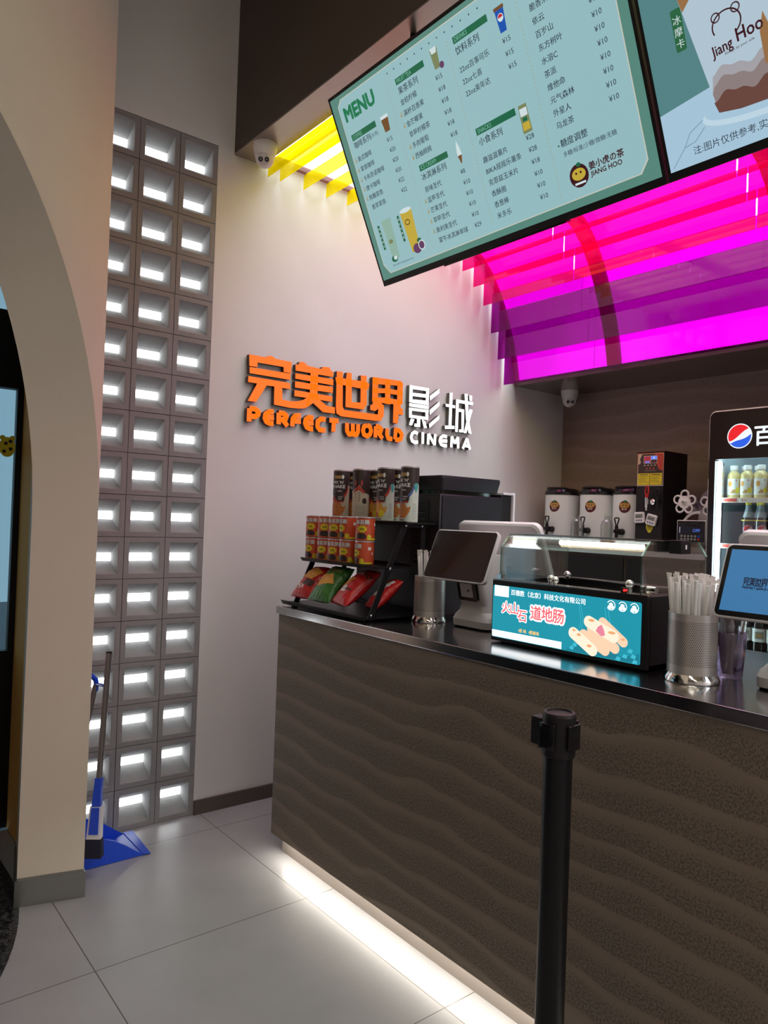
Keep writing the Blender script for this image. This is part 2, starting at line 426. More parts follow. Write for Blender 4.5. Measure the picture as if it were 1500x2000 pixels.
M['ledred'] = E('indicator_red', (1, .02, .02, 1), 2)
POLY=[
('wan',[[(189,2245),(279,2245),(295,2254),(315,2258),(338,2247),(434,2246),(431,2188),(388,2188),(387,2213),(237,2212),(237,2189),(192,2187)],[(194,2183),(430,2185),(429,2153),(195,2152)],[(189,2137),(416,2137),(428,2132),(431,2105),(383,2105),(386,2047),(424,2043),(470,2047),(509,2059),(552,2085),(555,2038),(527,2019),(492,2012),(433,2009),(339,2014),(337,2106),(293,2105),(237,2014),(190,2014),(239,2107),(188,2107)]]),
('mei',[[(457,2238),(476,2239),(481,2255),(507,2258),(533,2242),(617,2239),(625,2252),(669,2256),(678,2240),(695,2234),(694,2208),(598,2207),(551,2207),(459,2206)],[(458,2192),(697,2196),(698,2163),(459,2164)],[(458,2150),(696,2154),(696,2122),(459,2118)],[(457,2104),(694,2103),(694,2073),(612,2074),(457,2073)],[(551,2212),(598,2210),(599,2085),(551,2078)],[(550,2092),(599,2098),(616,2073),(661,2048),(714,2046),(715,2012),(636,2012),(574,2052),(543,2029),(526,2041)]]),
('shi',[[(718,2243),(757,2245),(765,2056),(775,2040),(1009,2042),(1011,2093),(1050,2101),(1051,2039),(1030,2009),(995,2005),(754,2003),(725,2016),(720,2048),(718,2175)],[(709,2209),(718,2210),(924,2214),(942,2203),(933,2171),(926,2171),(718,2175)],[(784,2246),(817,2248),(824,2089),(884,2094),(880,2245),(920,2248),(928,2089),(908,2058),(783,2057),(780,2205)]]),
('jie',[[(965,2249),(1170,2256),(1186,2242),(1185,2229),(962,2210)],[(1053,2245),(1089,2250),(1096,2110),(1058,2110)],[(962,2247),(1002,2247),(1006,2114),(965,2112)],[(1144,2252),(1185,2246),(1187,2122),(1146,2114)],[(964,2184),(1054,2197),(1144,2199),(1185,2201),(1187,2176),(1144,2172),(1053,2170),(965,2158)],[(964,2134),(1054,2144),(1145,2145),(1186,2147),(1187,2125),(1171,2118),(1124,2115),(1022,2111),(965,2111)],[(971,2111),(1022,2113),(1022,2098),(1008,2074),(989,2060),(954,2062),(953,2088),(968,2094)],[(1010,2115),(1028,2111),(1050,2098),(1011,2084)],[(1120,2116),(1170,2123),(1173,2104),(1193,2091),(1192,2060),(1161,2062),(1157,2007),(1121,2008)]]),
('ying',[[(1236,2242),(1389,2244),(1388,2226),(1237,2221)],[(1236,2242),(1260,2243),(1262,2145),(1238,2142)],[(1366,2244),(1389,2244),(1389,2144),(1367,2145)],[(1259,2200),(1368,2206),(1369,2185),(1260,2181)],[(1238,2160),(1368,2168),(1389,2161),(1390,2143),(1336,2142),(1296,2142),(1238,2142)],[(1239,2137),(1390,2139),(1391,2119),(1240,2117)],[(1238,2110),(1260,2111),(1260,2054),(1241,2054)],[(1238,2111),(1391,2115),(1392,2099),(1239,2094)],[(1367,2102),(1391,2102),(1390,2054),(1369,2055)],[(1240,2069),(1368,2071),(1389,2072),(1390,2054),(1241,2052)],[(1255,2048),(1283,2045),(1265,2008),(1243,2010)],[(1302,2058),(1328,2056),(1329,2006),(1283,2004),(1284,2022),(1304,2022)],[(1341,2053),(1367,2045),(1384,2006),(1359,2003)],[(1397,2199),(1472,2253),(1473,2228),(1400,2172)],[(1399,2115),(1476,2176),(1477,2151),(1403,2086)],[(1399,2032),(1479,2094),(1479,2069),(1404,2008)]]),
('cheng',[[(1560,2241),(1584,2243),(1583,2027),(1560,2025)],[(1529,2170),(1609,2169),(1610,2152),(1532,2153)],[(1529,2037),(1611,2043),(1610,2024),(1530,2017)],[(1616,2208),(1764,2210),(1763,2190),(1617,2189)],[(1616,2208),(1640,2210),(1639,2008),(1617,2009)],[(1641,2154),(1687,2153),(1688,2136),(1642,2135)],[(1665,2151),(1689,2152),(1690,2011),(1650,2009),(1651,2026),(1671,2027)],[(1687,2252),(1712,2256),(1733,2095),(1760,2007),(1733,2011),(1706,2098)],[(1734,2162),(1762,2162),(1715,2009),(1692,2008)],[(1728,2247),(1753,2249),(1754,2216),(1732,2215)]]),
]
STROKE=[
('P',[[(202,1912),(202,1978)],[(202,1978),(231,1979),(253,1967),(252,1954),(237,1941),(208,1939)]]),
('E',[[(339,1978),(313,1974),(293,1959),(290,1939),(300,1922),(319,1916),(341,1918)],[(293,1943),(342,1948)]]),
('R',[[(370,1917),(369,1976)],[(369,1976),(396,1976),(415,1965),(410,1948),(374,1940)],[(393,1943),(409,1928),(423,1913)]]),
('F',[[(451,1915),(453,1954),(466,1971),(501,1977)],[(455,1943),(502,1946)]]),
('E',[[(580,1972),(553,1974),(532,1960),(529,1939),(540,1920),(560,1914),(580,1915)],[(533,1941),(581,1947)]]),
('C',[[(656,1974),(627,1974),(607,1958),(606,1931),(621,1915),(659,1916)]]),
('T',[[(681,1974),(741,1975)],[(711,1973),(709,1914)]]),
('W',[[(798,1971),(800,1929),(813,1911),(832,1913),(839,1930),(837,1972)],[(839,1930),(847,1912),(865,1914),(874,1931),(874,1973)]]),
('O',[[(935,1974),(914,1964),(908,1940),(916,1920),(938,1913),(958,1924),(965,1946),(956,1968),(935,1974)]]),
('R',[[(996,1911),(997,1974)],[(997,1974),(1020,1974),(1039,1963),(1033,1947),(1000,1940)],[(1016,1941),(1030,1928),(1049,1910)]]),
('L',[[(1080,1971),(1080,1936),(1091,1915),(1121,1915)]]),
('D',[[(1141,1914),(1143,1971),(1170,1968),(1191,1948),(1184,1921),(1164,1913),(1141,1914)]]),
('c',[[(1312,1965),(1288,1972),(1269,1960),(1262,1939),(1271,1918),(1291,1911),(1317,1917)]]),
('i',[[(1352,1977),(1354,1909)]]),
('n',[[(1397,1909),(1397,1973)],[(1397,1973),(1450,1912)],[(1450,1911),(1452,1976)]]),
('e',[[(1549,1970),(1519,1972),(1497,1959),(1491,1938),(1503,1919),(1526,1913),(1552,1915)],[(1493,1940),(1553,1944)]]),
('m',[[(1589,1909),(1590,1976)],[(1590,1976),(1618,1936)],[(1618,1936),(1643,1976)],[(1643,1976),(1648,1908)]]),
('a',[[(1688,1909),(1721,1976)],[(1721,1976),(1751,1910)],[(1698,1931),(1741,1929)]]),
]

# ------------------------------------------------------------------ camera and daylight
cam = bpy.data.cameras.new('camera'); co = bpy.data.objects.new('camera', cam); COL.objects.link(co)
R_ = Vector((0.62320715, 0.78121785, 0.03621496)); U_ = Vector((-0.01431507, -0.03490437, 0.99928813)); F_ = Vector((-0.78192578, 0.62328192, 0.01056947))
co.matrix_world = Matrix(((R_.x, U_.x, -F_.x, 3.29721), (R_.y, U_.y, -F_.y, -1.52168), (R_.z, U_.z, -F_.z, 1.44919), (0, 0, 0, 1)))
cam.sensor_fit = 'HORIZONTAL'; cam.sensor_width = 36; cam.lens = 36*1428.212/1500; cam.clip_start = .02
SC.camera = co
w = bpy.data.worlds.new('daylight'); SC.world = w; w.use_nodes = True
w.node_tree.nodes['Background'].inputs[0].default_value = (.42, .66, .82, 1); w.node_tree.nodes['Background'].inputs[1].default_value = .7
SC.view_settings.view_transform = 'Standard'; SC.view_settings.look = 'None'; SC.view_settings.gamma = 1; SC.view_settings.exposure = 0
SC.view_settings.use_curve_mapping = False
cy = SC.cycles; cy.use_denoising = True; cy.transparent_max_bounces = 40; cy.max_bounces = 10; cy.diffuse_bounces = 4; cy.glossy_bounces = 4
cy.sample_clamp_indirect = 6; cy.caustics_reflective = False; cy.caustics_refractive = False

# ------------------------------------------------------------------ room shell
def sbox(name, m, lab, cat, *a, bevel=0):
    return struct(B().box(*a, bevel=bevel).build(name, m), lab, cat)
CE = 4.25
sbox('floor', M['tiles'], 'pale grey large square floor tiles', 'floor', -.3, 6.5, -5.5, 2.72, -.05, 0)
sbox('ceiling', M['ceil'], 'beige ceiling high above the lobby', 'ceiling', -.4, 6.55, -5.55, .1, CE, CE+.05)
wl = B(); wl.box(-.36, 0, 0, 2.72, 0, CE); wl.box(-.36, 0, -.57, 0, 3.232, CE); wl.box(-.36, 0, -.719, -.5705, 0, CE); wl.box(-.36, -.13, -.5705, 0, 0, 3.232)
struct(wl.build('wall_left', M['wall']), 'off-white painted wall carrying the lit sign', 'wall')
sbox('wall_back', M['waveback'], 'brown wavy stone wall behind the drinks', 'wall', 0, 6.5, 2.712, 2.76, 0, 2.6)
sbox('wall_right', M['wall'], 'plain wall on the far right', 'wall', 6.5, 6.55, -5.5, 2.76, 0, CE)
sbox('wall_front', M['wall'], 'plain wall behind the viewer', 'wall', -.4, 6.55, -5.55, -5.5, 0, CE)
sbox('baseboard_left', M['skirt'], 'dark skirting board under the sign wall', 'baseboard', 0, .012, .001, 2.712, 0, .068)
fs = B().box(.0, 6.5, .085, .242, 3.226, CE).build('trim_1', M['dark']); struct(fs, 'dark brown bulkhead above the menu screens', 'bulkhead')
sf = B().box(.0, 6.5, .086, .242, 3.217, 3.2255).build('trim_2', M['soffit']); struct(sf, 'brushed metal underside of the dark bulkhead', 'soffit')
bs = B().box(0, 6.5, 2.196, 2.711, 2.375, 2.6, bevel=.002).build('trim_3', M['backsoffit']); struct(bs, 'dark metal soffit over the back wall', 'soffit')
bl = B().box(0, 6.5, 2.183, 2.1955, 2.374, 2.408).build('trim_4', mat('rose_grey_lip', (.20, .14, .13, 1), .5, .3)); struct(bl, 'bright metal lip along the front of the back soffit', 'trim')
top = B().box(0, 6.5, .242, 2.76, 3.42, 3.46); top.box(0, 6.5, 2.26, 2.3, 2.6, 3.42); struct(top.build('trim_5', M['dark']), 'closed housing above the light canopy', 'housing')
st = B(); st._f([st.bm.verts.new(p) for p in [(.16+1.45*math.cos(math.radians(a)), -2.28+1.45*math.sin(math.radians(a)), .0015) for a in range(-90, 91, 3)]+[(-.3, -.83, .0015)][:0]+[(-.3, -.89+.05, .0015), (-.3, -3.73, .0015)]])
struct(st.raw('floor_inlay', M['granite'], smooth=False), 'black speckled granite floor area with a curved edge at the door', 'floor')

# breeze-block light wall: 3 x 17 hollow blocks with a lit slot at the back
scr = thing('breeze_block_screen', 'tall strip of grey hollow concrete blocks glowing from behind', 'block screen', (0, -.285, 0))
def block_mesh():
    b = B(); h = .0939; f = .072; D = .095
    def ring(x, hw, hz): return [(x, -hw, -hz), (x, hw, -hz), (x, hw, hz), (x, -hw, hz)]
    b.loft([ring(-D-.004, .09498, .09498), ring(-.014, .09498, .09498), ring(-.014, h, h), ring(-.001, h, h), ring(0, h-.001, h-.001), ring(0, f, f), ring(-.002, f-.002, f-.002), ring(-D, .068, .0185)], cap=False)
    return b
b0 = block_mesh().build('block', M['block'], scr, local=True, smooth=False)
for c in range(3):
    for k in range(17):
        o = b0 if (c, k) == (0, 0) else b0.copy()
        if o is not b0: COL.objects.link(o); o.parent = scr
        o.location = (random.uniform(-.001, .0008), -.095-.19*c+.285, .095+.19*k)
B().box(-.112, -.1, -.569, -.001, .005, 3.228).build('backlight_panel', M['blocklight'], scr)

# arched entrance portal
PE = Vector((.4715, -.6455, 0)); PT = Vector((math.sin(math.radians(47)), -math.cos(math.radians(47)), 0)); PX = Vector((-.249, -.9685, 0))*.225
PJ = Vector((.9685, -.249, 0))                                      # way the jamb faces
AR, AZ = 1.29, 1.425
def ap(t, z): return PE+PT*t+Vector((0, 0, z))
pts = [(0, CE), (0, AZ)]+[(AR-AR*math.cos(math.pi*k/48), AZ+AR*math.sin(math.pi*k/48)) for k in range(1, 48)]+[(2*AR, AZ), (2*AR, 0), (3.7, 0), (3.7, CE)]
b = B(); b.prism([ap(t, z) for t, z in pts], PX)
struct(b.build('wall_arch', M['cream'], angle=.3), 'plastered wall with a wide arched opening at the entrance', 'wall')
b = B(); b.prism([PE, PE+PX, PE+PX+Vector((-.30, .062, 0)), PE+Vector((-.32, .02, 0))], (0, 0, CE))
struct(b.build('wall_pier', M['cream'], smooth=False), 'plastered pier carrying the entrance arch', 'wall')
b = B(); e1, e2 = PE-PX*.03, PE+PX*1.03
b.prism([e1+PJ*.011, e2+PJ*.011, e2+Vector((-.30, .062, 0)), e1+Vector((-.32, .03, 0))], (0, 0, .095))
b.prism([PE+PJ*.004, PE+PX+PJ*.004, PE+PX+Vector((-.30, .062, 0)), PE+Vector((-.32, .02, 0))], (0, 0, .101))
struct(b.build('baseboard_portal', M['trimsteel'], smooth=False), 'brushed steel skirting round the foot of the entrance pier', 'baseboard')
# the glazed entrance behind the arch
b = B(); b.box(-.36, .27, -.745, -.7195, 0, CE); struct(b.build('wall_return', mat('yellowish_plaster', (.80, .42, .10, 1), .75, bump=.05)), 'yellowish side wall of the entrance seen through the arch', 'wall')
b = B(); b.box(-.11, .06, -.7485, -.7455, .0, 2.6); struct(b.build('trim_6', M['trimsteel']), 'grey metal strip on the entrance side wall', 'trim')
dr = B(); dr.box(-.37, -.33, -.772, -.7455, 0, 2.9); dr.box(-.37, -.31, -2.4, -2.35, 0, 2.9); dr.box(-.37, -.31, -2.35, -.772, 1.978, 2.324); dr.box(-.36, -.32, -2.35, -.772, 0, .80); dr.box(-.37, -.31, -2.35, -.772, 2.9, CE)
dr.box(-.37, -.31, -5.5, -2.4, 0, CE)
d1 = struct(dr.build('door_1', M['black']), 'black framed glass entrance door seen through the arch', 'door')
B().box(-.345, -.335, -2.35, -.772, .80, 1.978).build('glass_pane', M['doorglass'], d1)
B().box(-.345, -.335, -2.35, -.772, 2.324, 2.9).build('transom_pane', M['doorglass'], d1)
sbox('trim_7', M['dark'], 'dark lining over the glazed entrance', 'trim', -.40, -.371, -5.5, -.75, 2.92, CE)
B_ = B().box(-9, -.4, -9, 4, -.06, -.01).build('pavement', mat('outdoor_paving', (.16, .17, .18, 1), .8, bump=.1)); struct(B_, 'paving outside the glass door', 'pavement')
# spotted plush animals, stood in for by flat shapes on the glass
for i, (y, z, s) in enumerate(((-.806, 1.715, 1.), (-.885, 1.71, .9))):
    t = thing('animal_sticker', ['yellow spotted animal sticker on the door glass, nearest the frame', 'yellow spotted animal sticker on the door glass, farther from the frame'][i], 'sticker', (-.334, y, z-.05))
    f = Flat((-.3345, y, z), (0, 1, 0)); f.circ('y', 0, 0, .034*s, .045*s); f.circ('y', -.02, .04, .012*s, l=1.4); f.circ('y', .02, .04, .012*s, l=1.6)
    for a, c in ((-.012, -.02), (.014, -.008), (-.006, .016), (.012, .026)): f.circ('b', a*s, c*s, .008*s, l=2)
    f.done('y', 'head', M['yellow'], t); f.done('b', 'spots', M['tan'] if 0 else M['brown'], t)

# ------------------------------------------------------------------ light canopy
prof = [(.30, 3.258), (.6, 3.252), (.83, 3.246), (1.1, 3.243), (1.35, 3.230), (1.55, 3.205), (1.70, 3.172), (1.80, 3.125), (1.88, 3.055), (1.95, 2.965), (2.01, 2.865), (2.065, 2.745), (2.11, 2.64), (2.145, 2.53), (2.165, 2.44), (2.172, 2.403)]
def norm_off(i, d):
    a = prof[max(0, i-1)]; c = prof[min(len(prof)-1, i+1)]; ty, tz = c[0]-a[0], c[1]-a[1]; L = math.hypot(ty, tz)
    return (prof[i][0]-tz/L*d, prof[i][1]+ty/L*d)
can = thing('light_canopy', 'vaulted glowing ceiling of yellow, pink and purple acrylic fins over the counter', 'light canopy', (2.4, 1.2, 2.4))
b = B(); up = [norm_off(i, .022) for i in range(len(prof))]; up[0] = (.2425, 3.29); up[-1] = (2.19, 2.403)
up2 = [norm_off(i, .032) for i in range(len(prof))]; up2[0] = (.2425, 3.30); up2[-1] = (2.20, 2.403)
b.prism([(0.001, y, z) for y, z in up+up2[::-1]], (6.49, 0, 0)); b.build('luminous_panel', M['canopylight'], can, smooth=False)
for x in (.012, .735, 1.745, 2.755, 3.765, 4.775):
    wd = .03 if x < .1 else .085
    low = [norm_off(i, -.012) for i in range(len(prof))]
    b = B(); n = len(prof)
    b.loft([[(x, *norm_off(i, .012)), (x+wd, *norm_off(i, .012)), (x+wd, *low[i]), (x, *low[i])] for i in range(n)])
    rb = b.build('arch_rib', M['rib'], can)
fins = [(.266, 3.160, 3.236, 'yelfin'), (.336, 3.160, 3.236, 'yelfin'), (.478, 3.161, 3.236, 'yelfin'), (.620, 3.161, 3.236, 'yelfin'), (.758, 3.160, 3.236, 'yelfin'), (.90, 3.158, 3.234, 'yelfin'), (1.04, 3.15, 3.23, 'orafin'), (1.18, 3.14, 3.225, 'orafin'),
        (1.32, 3.12, 3.215, 'pinkfin'), (1.44, 3.09, 3.20, 'pinkfin'), (1.55, 3.06, 3.165, 'pinkfin'), (1.65, 3.015, 3.128, 'pinkfin'), (1.75, 2.938, 3.094, 'pinkfin'), (1.845, 2.840, 3.022, 'pinkfin'), (1.924, 2.677, 2.935, 'purfin'), (1.996, 2.519, 2.835, 'purfin'), (2.062, 2.363, 2.728, 'purfin')]
XS = [.016, .715, 1.725, 2.735, 3.745, 4.755]
for y, zb, zt_, k in fins:
    for x0, x1 in zip(XS, XS[1:]):
        gp = .004 if k != 'purfin' else .0006
        B().box(x0+(gp if x0 > .1 else 0), x1-gp, y-.002, y+.002, zb, zt_).build('acrylic_fin', M[k], can, smooth=False)

# lobby lamps on the ceiling, out of view, giving the lobby its general light
for i, (x, y) in enumerate(((3.0, -.9), (4.6, -.9), (3.9, -2.7), (5.5, -2.7))):
    t = thing('ceiling_light', 'linear ceiling lamp over the lobby', 'light', (x, y, CE-.05), 'lobby ceiling lamps')
    B().box(x-.62, x+.62, y-.06, y+.06, CE-.04, CE, bevel=.004).build('housing', M['white'], t); B().box(x-.6, x+.6, y-.05, y+.05, CE-.046, CE-.041).build('diffuser', M['lamp'], t, smooth=False)

# ------------------------------------------------------------------ wall sign
sg = thing('cinema_sign', 'lit orange and white raised letters reading PERFECT WORLD CINEMA on the wall', 'sign', (.0, 1.05, 2.0))
X0, X1 = .008, .035
def face_back(pl, front, side, name):
    b = B()
    for q in pl:
        n = len(q)
        area = sum(q[i][0]*q[(i+1) % n][1]-q[(i+1) % n][0]*q[i][1] for i in range(n))
        if area < 0: q = q[::-1]
        v0 = [b.bm.verts.new((X0, y, z)) for y, z in q]; v1 = [b.bm.verts.new((X1, y, z)) for y, z in q]
        b.mi = 1
        for i in range(n): b._f([v0[i], v0[(i+1) % n], v1[(i+1) % n], v1[i]])
        b._f(v0[::-1]); b.mi = 0; b._f(v1)
    b.raw(name, [front, side], sg, smooth=False)
for n, L in POLY:
    w_ = n in ('ying', 'cheng')
    face_back([[(y/1000, z/1000) for y, z in q] for q in L], M['signwhite' if w_ else 'signorange'], M['signwside' if w_ else 'signside'], 'character')
def stroke_polys(L, wd):
    out = []
    for pl in L:
        P = [(y/1000, z/1000) for y, z in pl]
        for (a, c), (d, e) in zip(P, P[1:]):
            l = math.hypot(d-a, e-c) or 1; nx, ny = -(e-c)/l*wd/2, (d-a)/l*wd/2
            out.append([(a-nx, c-ny), (d-nx, e-ny), (d+nx, e+ny), (a+nx, c+ny)])
        for y, z in P[1:-1] or []:
            out.append([(y+wd/2*math.cos(t*math.pi/6), z+wd/2*math.sin(t*math.pi/6)) for t in range(12)])
    return out
for n, L in STROKE:
    w_ = n.islower()
    face_back(stroke_polys(L, .0195 if w_ else .0265), M['signwhite' if w_ else 'signorange'], M['signwside' if w_ else 'signside'], 'letter')

# ------------------------------------------------------------------ service counter
ZT = 1.0645
ct = thing('service_counter', 'long counter clad in dark brown wavy carved stone', 'counter', (2.5, .5, 0))
b = B().box(.566, 4.6, .10, .118, .094, 1.031); b.build('carved_front', M['wavefront'], ct)
b = B().box(.566, .58, .1185, .92, .094, 1.031); b.box(.58, 4.6, .90, .92, .094, 1.031); b.box(.58, 4.6, .1185, .90, .094, .10); b.build('carcass', M['dark'], ct)
B().box(.569, 4.6, .158, .17, 0, .0938).build('kick_plate', M['trimsteel'] if 0 else mat('pale_kick_plate', (.68, .60, .53, 1), .4), ct)
B().box(.60, 4.6, .150, .1575, .078, .0925).build('light_strip', M['led'], ct, smooth=False)
wt = B(); wt.box(.559, 4.6, .088, .935, 1.0315, ZT, bevel=.0025)
tag(rebase(wt.build('countertop', M['steeltop'])), 'polished stainless steel worktop on the carved counter', 'countertop')

# ------------------------------------------------------------------ menu screens
TO = Vector((.959, .30, 2.396)); TY = (Vector((.959, -.006, 3.042))-TO).normalized(); TX = Vector((1, 0, 0)); TN = TX.cross(TY)
def tvbox(b, u0, u1, v0, v1, d0, d1):
    pts = [TO+TX*u+TY*v for u, v in ((u0, v0), (u1, v0), (u1, v1), (u0, v1))]
    b.prism([p+TN*d0 for p in pts], TN*(d1-d0))
def make_tv(u0, label):
    c = TO+TX*(u0+.62)+TY*.35
    t = thing('menu_screen' if u0 < 1 else 'poster_screen', label, 'screen', c)
    b = B(); tvbox(b, u0, u0+1.243, 0, .715, -.035, -.001); b.build('bezel', M['blackplastic'], t)
    b = B(); tvbox(b, u0+.35, u0+.9, -.006, .0, -.03, -.004); b.build('chin', M['blackgloss'], t)
    b = B()
    for u in (u0+.3, u0+.9):
        p = TO+TX*u+TY*.5-TN*.036; b.cyl(p, (p.x, .16, 3.215), .012)
    b.build('bracket', M['black'], t)
    return t
tv1 = make_tv(0, 'tilted menu board screen with a drinks and snacks price list')
f = Flat(TO, TX, TY, .0003)
f.rect('g', .010, .022, 1.234, .703)
q = [(.036, .078), (.062, .040), (1.178, .047), (1.205, .078), (1.205, .665), (1.185, .688), (.068, .688), (.044, .668)]
f.poly('l', q, 2); f.poly('bg', [(x+(.003 if x < .6 else -.003), y+(.003 if y < .4 else -.003)) for x, y in q], 3)
f.text('menu', 'MENU', .066, .607, .066, .06, 5)
RS = .0355; BARS = []; THS = []
def col(bar, head, sub, hu, hv, items, u, v0, prices, pu, pv0, thumbs=(), hs=.0255):
    x0, y0, x1, y1 = bar
    f.rect('bar%s' % head, x0, y0, x1, y1, 5); BARS.append('bar%s' % head); f.text('bt', head, x0+.006, y0+.004, .019, 0, 7, sx=.85)
    f.text('t', sub, hu, hv, hs, .014, 5)
    for i, s in enumerate(items):
        f.text('t', s, u, v0-i*RS, .0212, .012, 5)
        if i in thumbs:
            tk = 'th%s%d' % (head, i); THS.append(tk); f.circ(tk, u-.011, v0-i*RS+.005, .005, .0045, 5, 8); f.rect(tk, u-.012, v0-i*RS+.006, u-.008, v0-i*RS+.017, 5.5)
    for i, s in enumerate(prices): f.text('t', s, pu, pv0-i*RS, .0205, .004, 5)
col((.072, .537, .217, .558), 'COFFEE', '咖啡系列', .072, .510, ['美式咖啡', '拿铁咖啡', '卡布奇诺咖啡', '摩卡咖啡', '焦糖拿铁', '香草拿铁'], .069, .463, ['¥15', '¥20', '¥20', '¥20', '¥22', '¥22'], .249, .469, (0, 1, 2, 3, 4))
f.text('t', '(冷/热)', .172, .512, .016, 0, 5)
col((.367, .614, .512, .634), 'FRUIT TEA', '果茶系列', .368, .584, ['金桔柠檬', '满杯百香果', '金芒椰果', '草莓柠檬茶', '多肉葡萄', '西柚桃桃'], .364, .550, ['¥15', '¥18', '¥18', '¥18', '¥18', '¥18'], .545, .554, (1, 2, 4, 5))
col((.367, .327, .511, .347), 'ICE CREAM', '冰淇淋系列', .365, .297, ['原味圣代', '蓝莓圣代', '芒果圣代', '草莓圣代', '奥利奥圣代', '蒙牛冰淇淋单球'], .365, .256, ['¥8', '¥10', '¥10', '¥10', '¥10', '¥29'], .546, .258, (1, 2, 3, 4))
col((.652, .617, .798, .637), 'DRINKS', '饮料系列', .652, .586, ['22oz百事可乐', '22oz七喜', '22oz美年达'], .650, .534, ['¥15', '¥15', '¥15'], .832, .537)
col((.652, .343, .818, .364), 'SNACKS', '小食系列', .653, .312, ['趣滋滋薯片', 'BIKA摇摇乐薯条', '克恩兹玉米片', '香酥圈', '香葱棒', '米多乐'], .651, .258, ['¥28', '¥28', '¥18', '¥10', '¥10', '¥10'], .833, .262)
for i, s in enumerate(['脆香米', '依云', '百岁山', '东方树叶', '水溶C', '茶派', '维他命', '元气森林', '外星人', '乌龙茶']): f.text('t', s, .946, .5365-(i-1)*RS, .0212, .012, 5)
for i in range(9): f.text('t', '¥10', 1.128, .469+RS*2-i*RS, .0205, .004, 5)
f.rect('bar', .937, .205, .942, .210, 5); f.text('t', '糖度调整', .947, .202, .024, .014, 5); f.text('t', '多糖/标准/少糖/微糖/无糖', .948, .173, .0165, .003, 5)
for x in (.3235, .626, .909):
    for i in range(48): f.rect('ln', x-.0008, .070+i*.012, x+.0008, .0755+i*.012, 5)
for i in range(13): f.rect('t', .338+i*.036, .662, .342+i*.036, .667, 5)
f.text('t', '图片仅供参考 实际商品请以店内为准', .090, .060, .0075, 0, 5)
f.text('m', '姜小虎の茶', 1.022, .113, .0235, .03, 5); f.text('m', 'JIANG HOO', 1.025, .093, .0195, .03, 5)
f.circ('m', .985, .108, .033, l=5); f.circ('y', .985, .112, .024, .017, 6); f.circ('m', .977, .116, .0035, l=7); f.circ('m', .993, .116, .0035, l=7.2); f.circ('bar', .990, .138, .008, .006, 6.4); f.rect('w', .966, .084, 1.004, .090, 6.6)
# little pictures
def cup(k, x0, x1, y0, y1, tap=.15, l=5):
    d = (x1-x0)*tap; f.poly(k, [(x0+d, y0), (x1-d, y0), (x1, y1), (x0, y1)], l)
cup('br', .248, .286, .502, .545); f.rect('w', .247, .545, .287, .556, 5)
cup('ol', .548, .582, .585, .645); f.circ('pu', .586, .588, .010, l=6); cup('w', .550, .580, .630, .647, l=6)
cup('bl', .828, .862, .566, .628); f.circ('w', .845, .605, .011, l=6); f.circ('re', .845, .605, .009, l=7, a0=0, a1=180); cup('br', .826, .864, .626, .635, .0, 6)
f.poly('lb', [(.551, .315), (.572, .315), (.566, .345), (.560, .362), (.555, .345)], 5); f.poly('br', [(.552, .315), (.571, .315), (.564, .290), (.560, .290)], 6)
f.poly('ol', [(.829, .282), (.864, .282), (.862, .362), (.831, .362)], 5); f.rect('w', .833, .330, .860, .352, 6); f.rect('y', .833, .290, .860, .312, 6.5); f.rect('bar', .838, .315, .855, .326, 7)
cup('lg', .094, .150, .085, .232, .14); f.circ('ol', .118, .150, .012, .008, 6); f.circ('bar', .112, .085, .018, .012, 6); f.circ('w', .118, .088, .010, .008, 7)
cup('ye', .208, .272, .082, .232, .14); f.circ('w', .240, .232, .032, .008, 6); f.circ('m', .235, .190, .014, .010, 6); f.circ('ye', .235, .190, .011, .007, 7)
f.circ('pu', .248, .090, .022, .018, 6.3); f.circ('w', .275, .096, .018, l=6.6); f.circ('pu', .275, .096, .014, l=7.3); f.circ('bar', .268, .115, .012, .008, 6.5)
f.rect('bar', .066, .130, .078, .222, 5); f.rect('bar', .186, .130, .198, .225, 5)
for i, s in enumerate('薄荷柠檬水'): f.text('w', s, .0675, .205-i*.0165, .0095, 0, 7)
for i, s in enumerate('满杯百香果'): f.text('w', s, .1875, .207-i*.0165, .0095, 0, 7)
dsp = f.done('g', 'display', M['tvgreen'], tv1)
for k in BARS: f.done(k, 'heading_bar', M['tvbar'], dsp)
for k in THS: f.done(k, 'thumb_icon', M['tvthumb'], dsp)
for k, n, m in (('l', 'panel_outline', 'tvline'), ('bg', 'menu_panel', 'tvback'), ('menu', 'title_lettering', 'tvmenu'), ('bar', 'green_details', 'tvbar'), ('bt', 'heading_lettering', 'tvbarline'), ('t', 'price_list_lettering', 'tvtext'),
                ('ln', 'dashed_rules', 'tvthumb'), ('m', 'logo_lettering', 'tvmaroon'), ('y', 'logo_face', 'tvyellow'), ('w', 'white_details', 'tvwhite'), ('br', 'brown_pictures', 'tvbrown'), ('ol', 'olive_pictures', 'tvolive'),
                ('pu', 'purple_fruit', 'tvpurple'), ('bl', 'blue_cup_picture', 'tvblue'), ('re', 'red_mark', 'tvred'), ('lb', 'ice_cream_picture', 'tvwhite'), ('lg', 'pale_cup_picture', 'tvlime'), ('ye', 'yellow_cup_picture', 'tvyellow')):
    f.done(k, n, M[m], dsp)

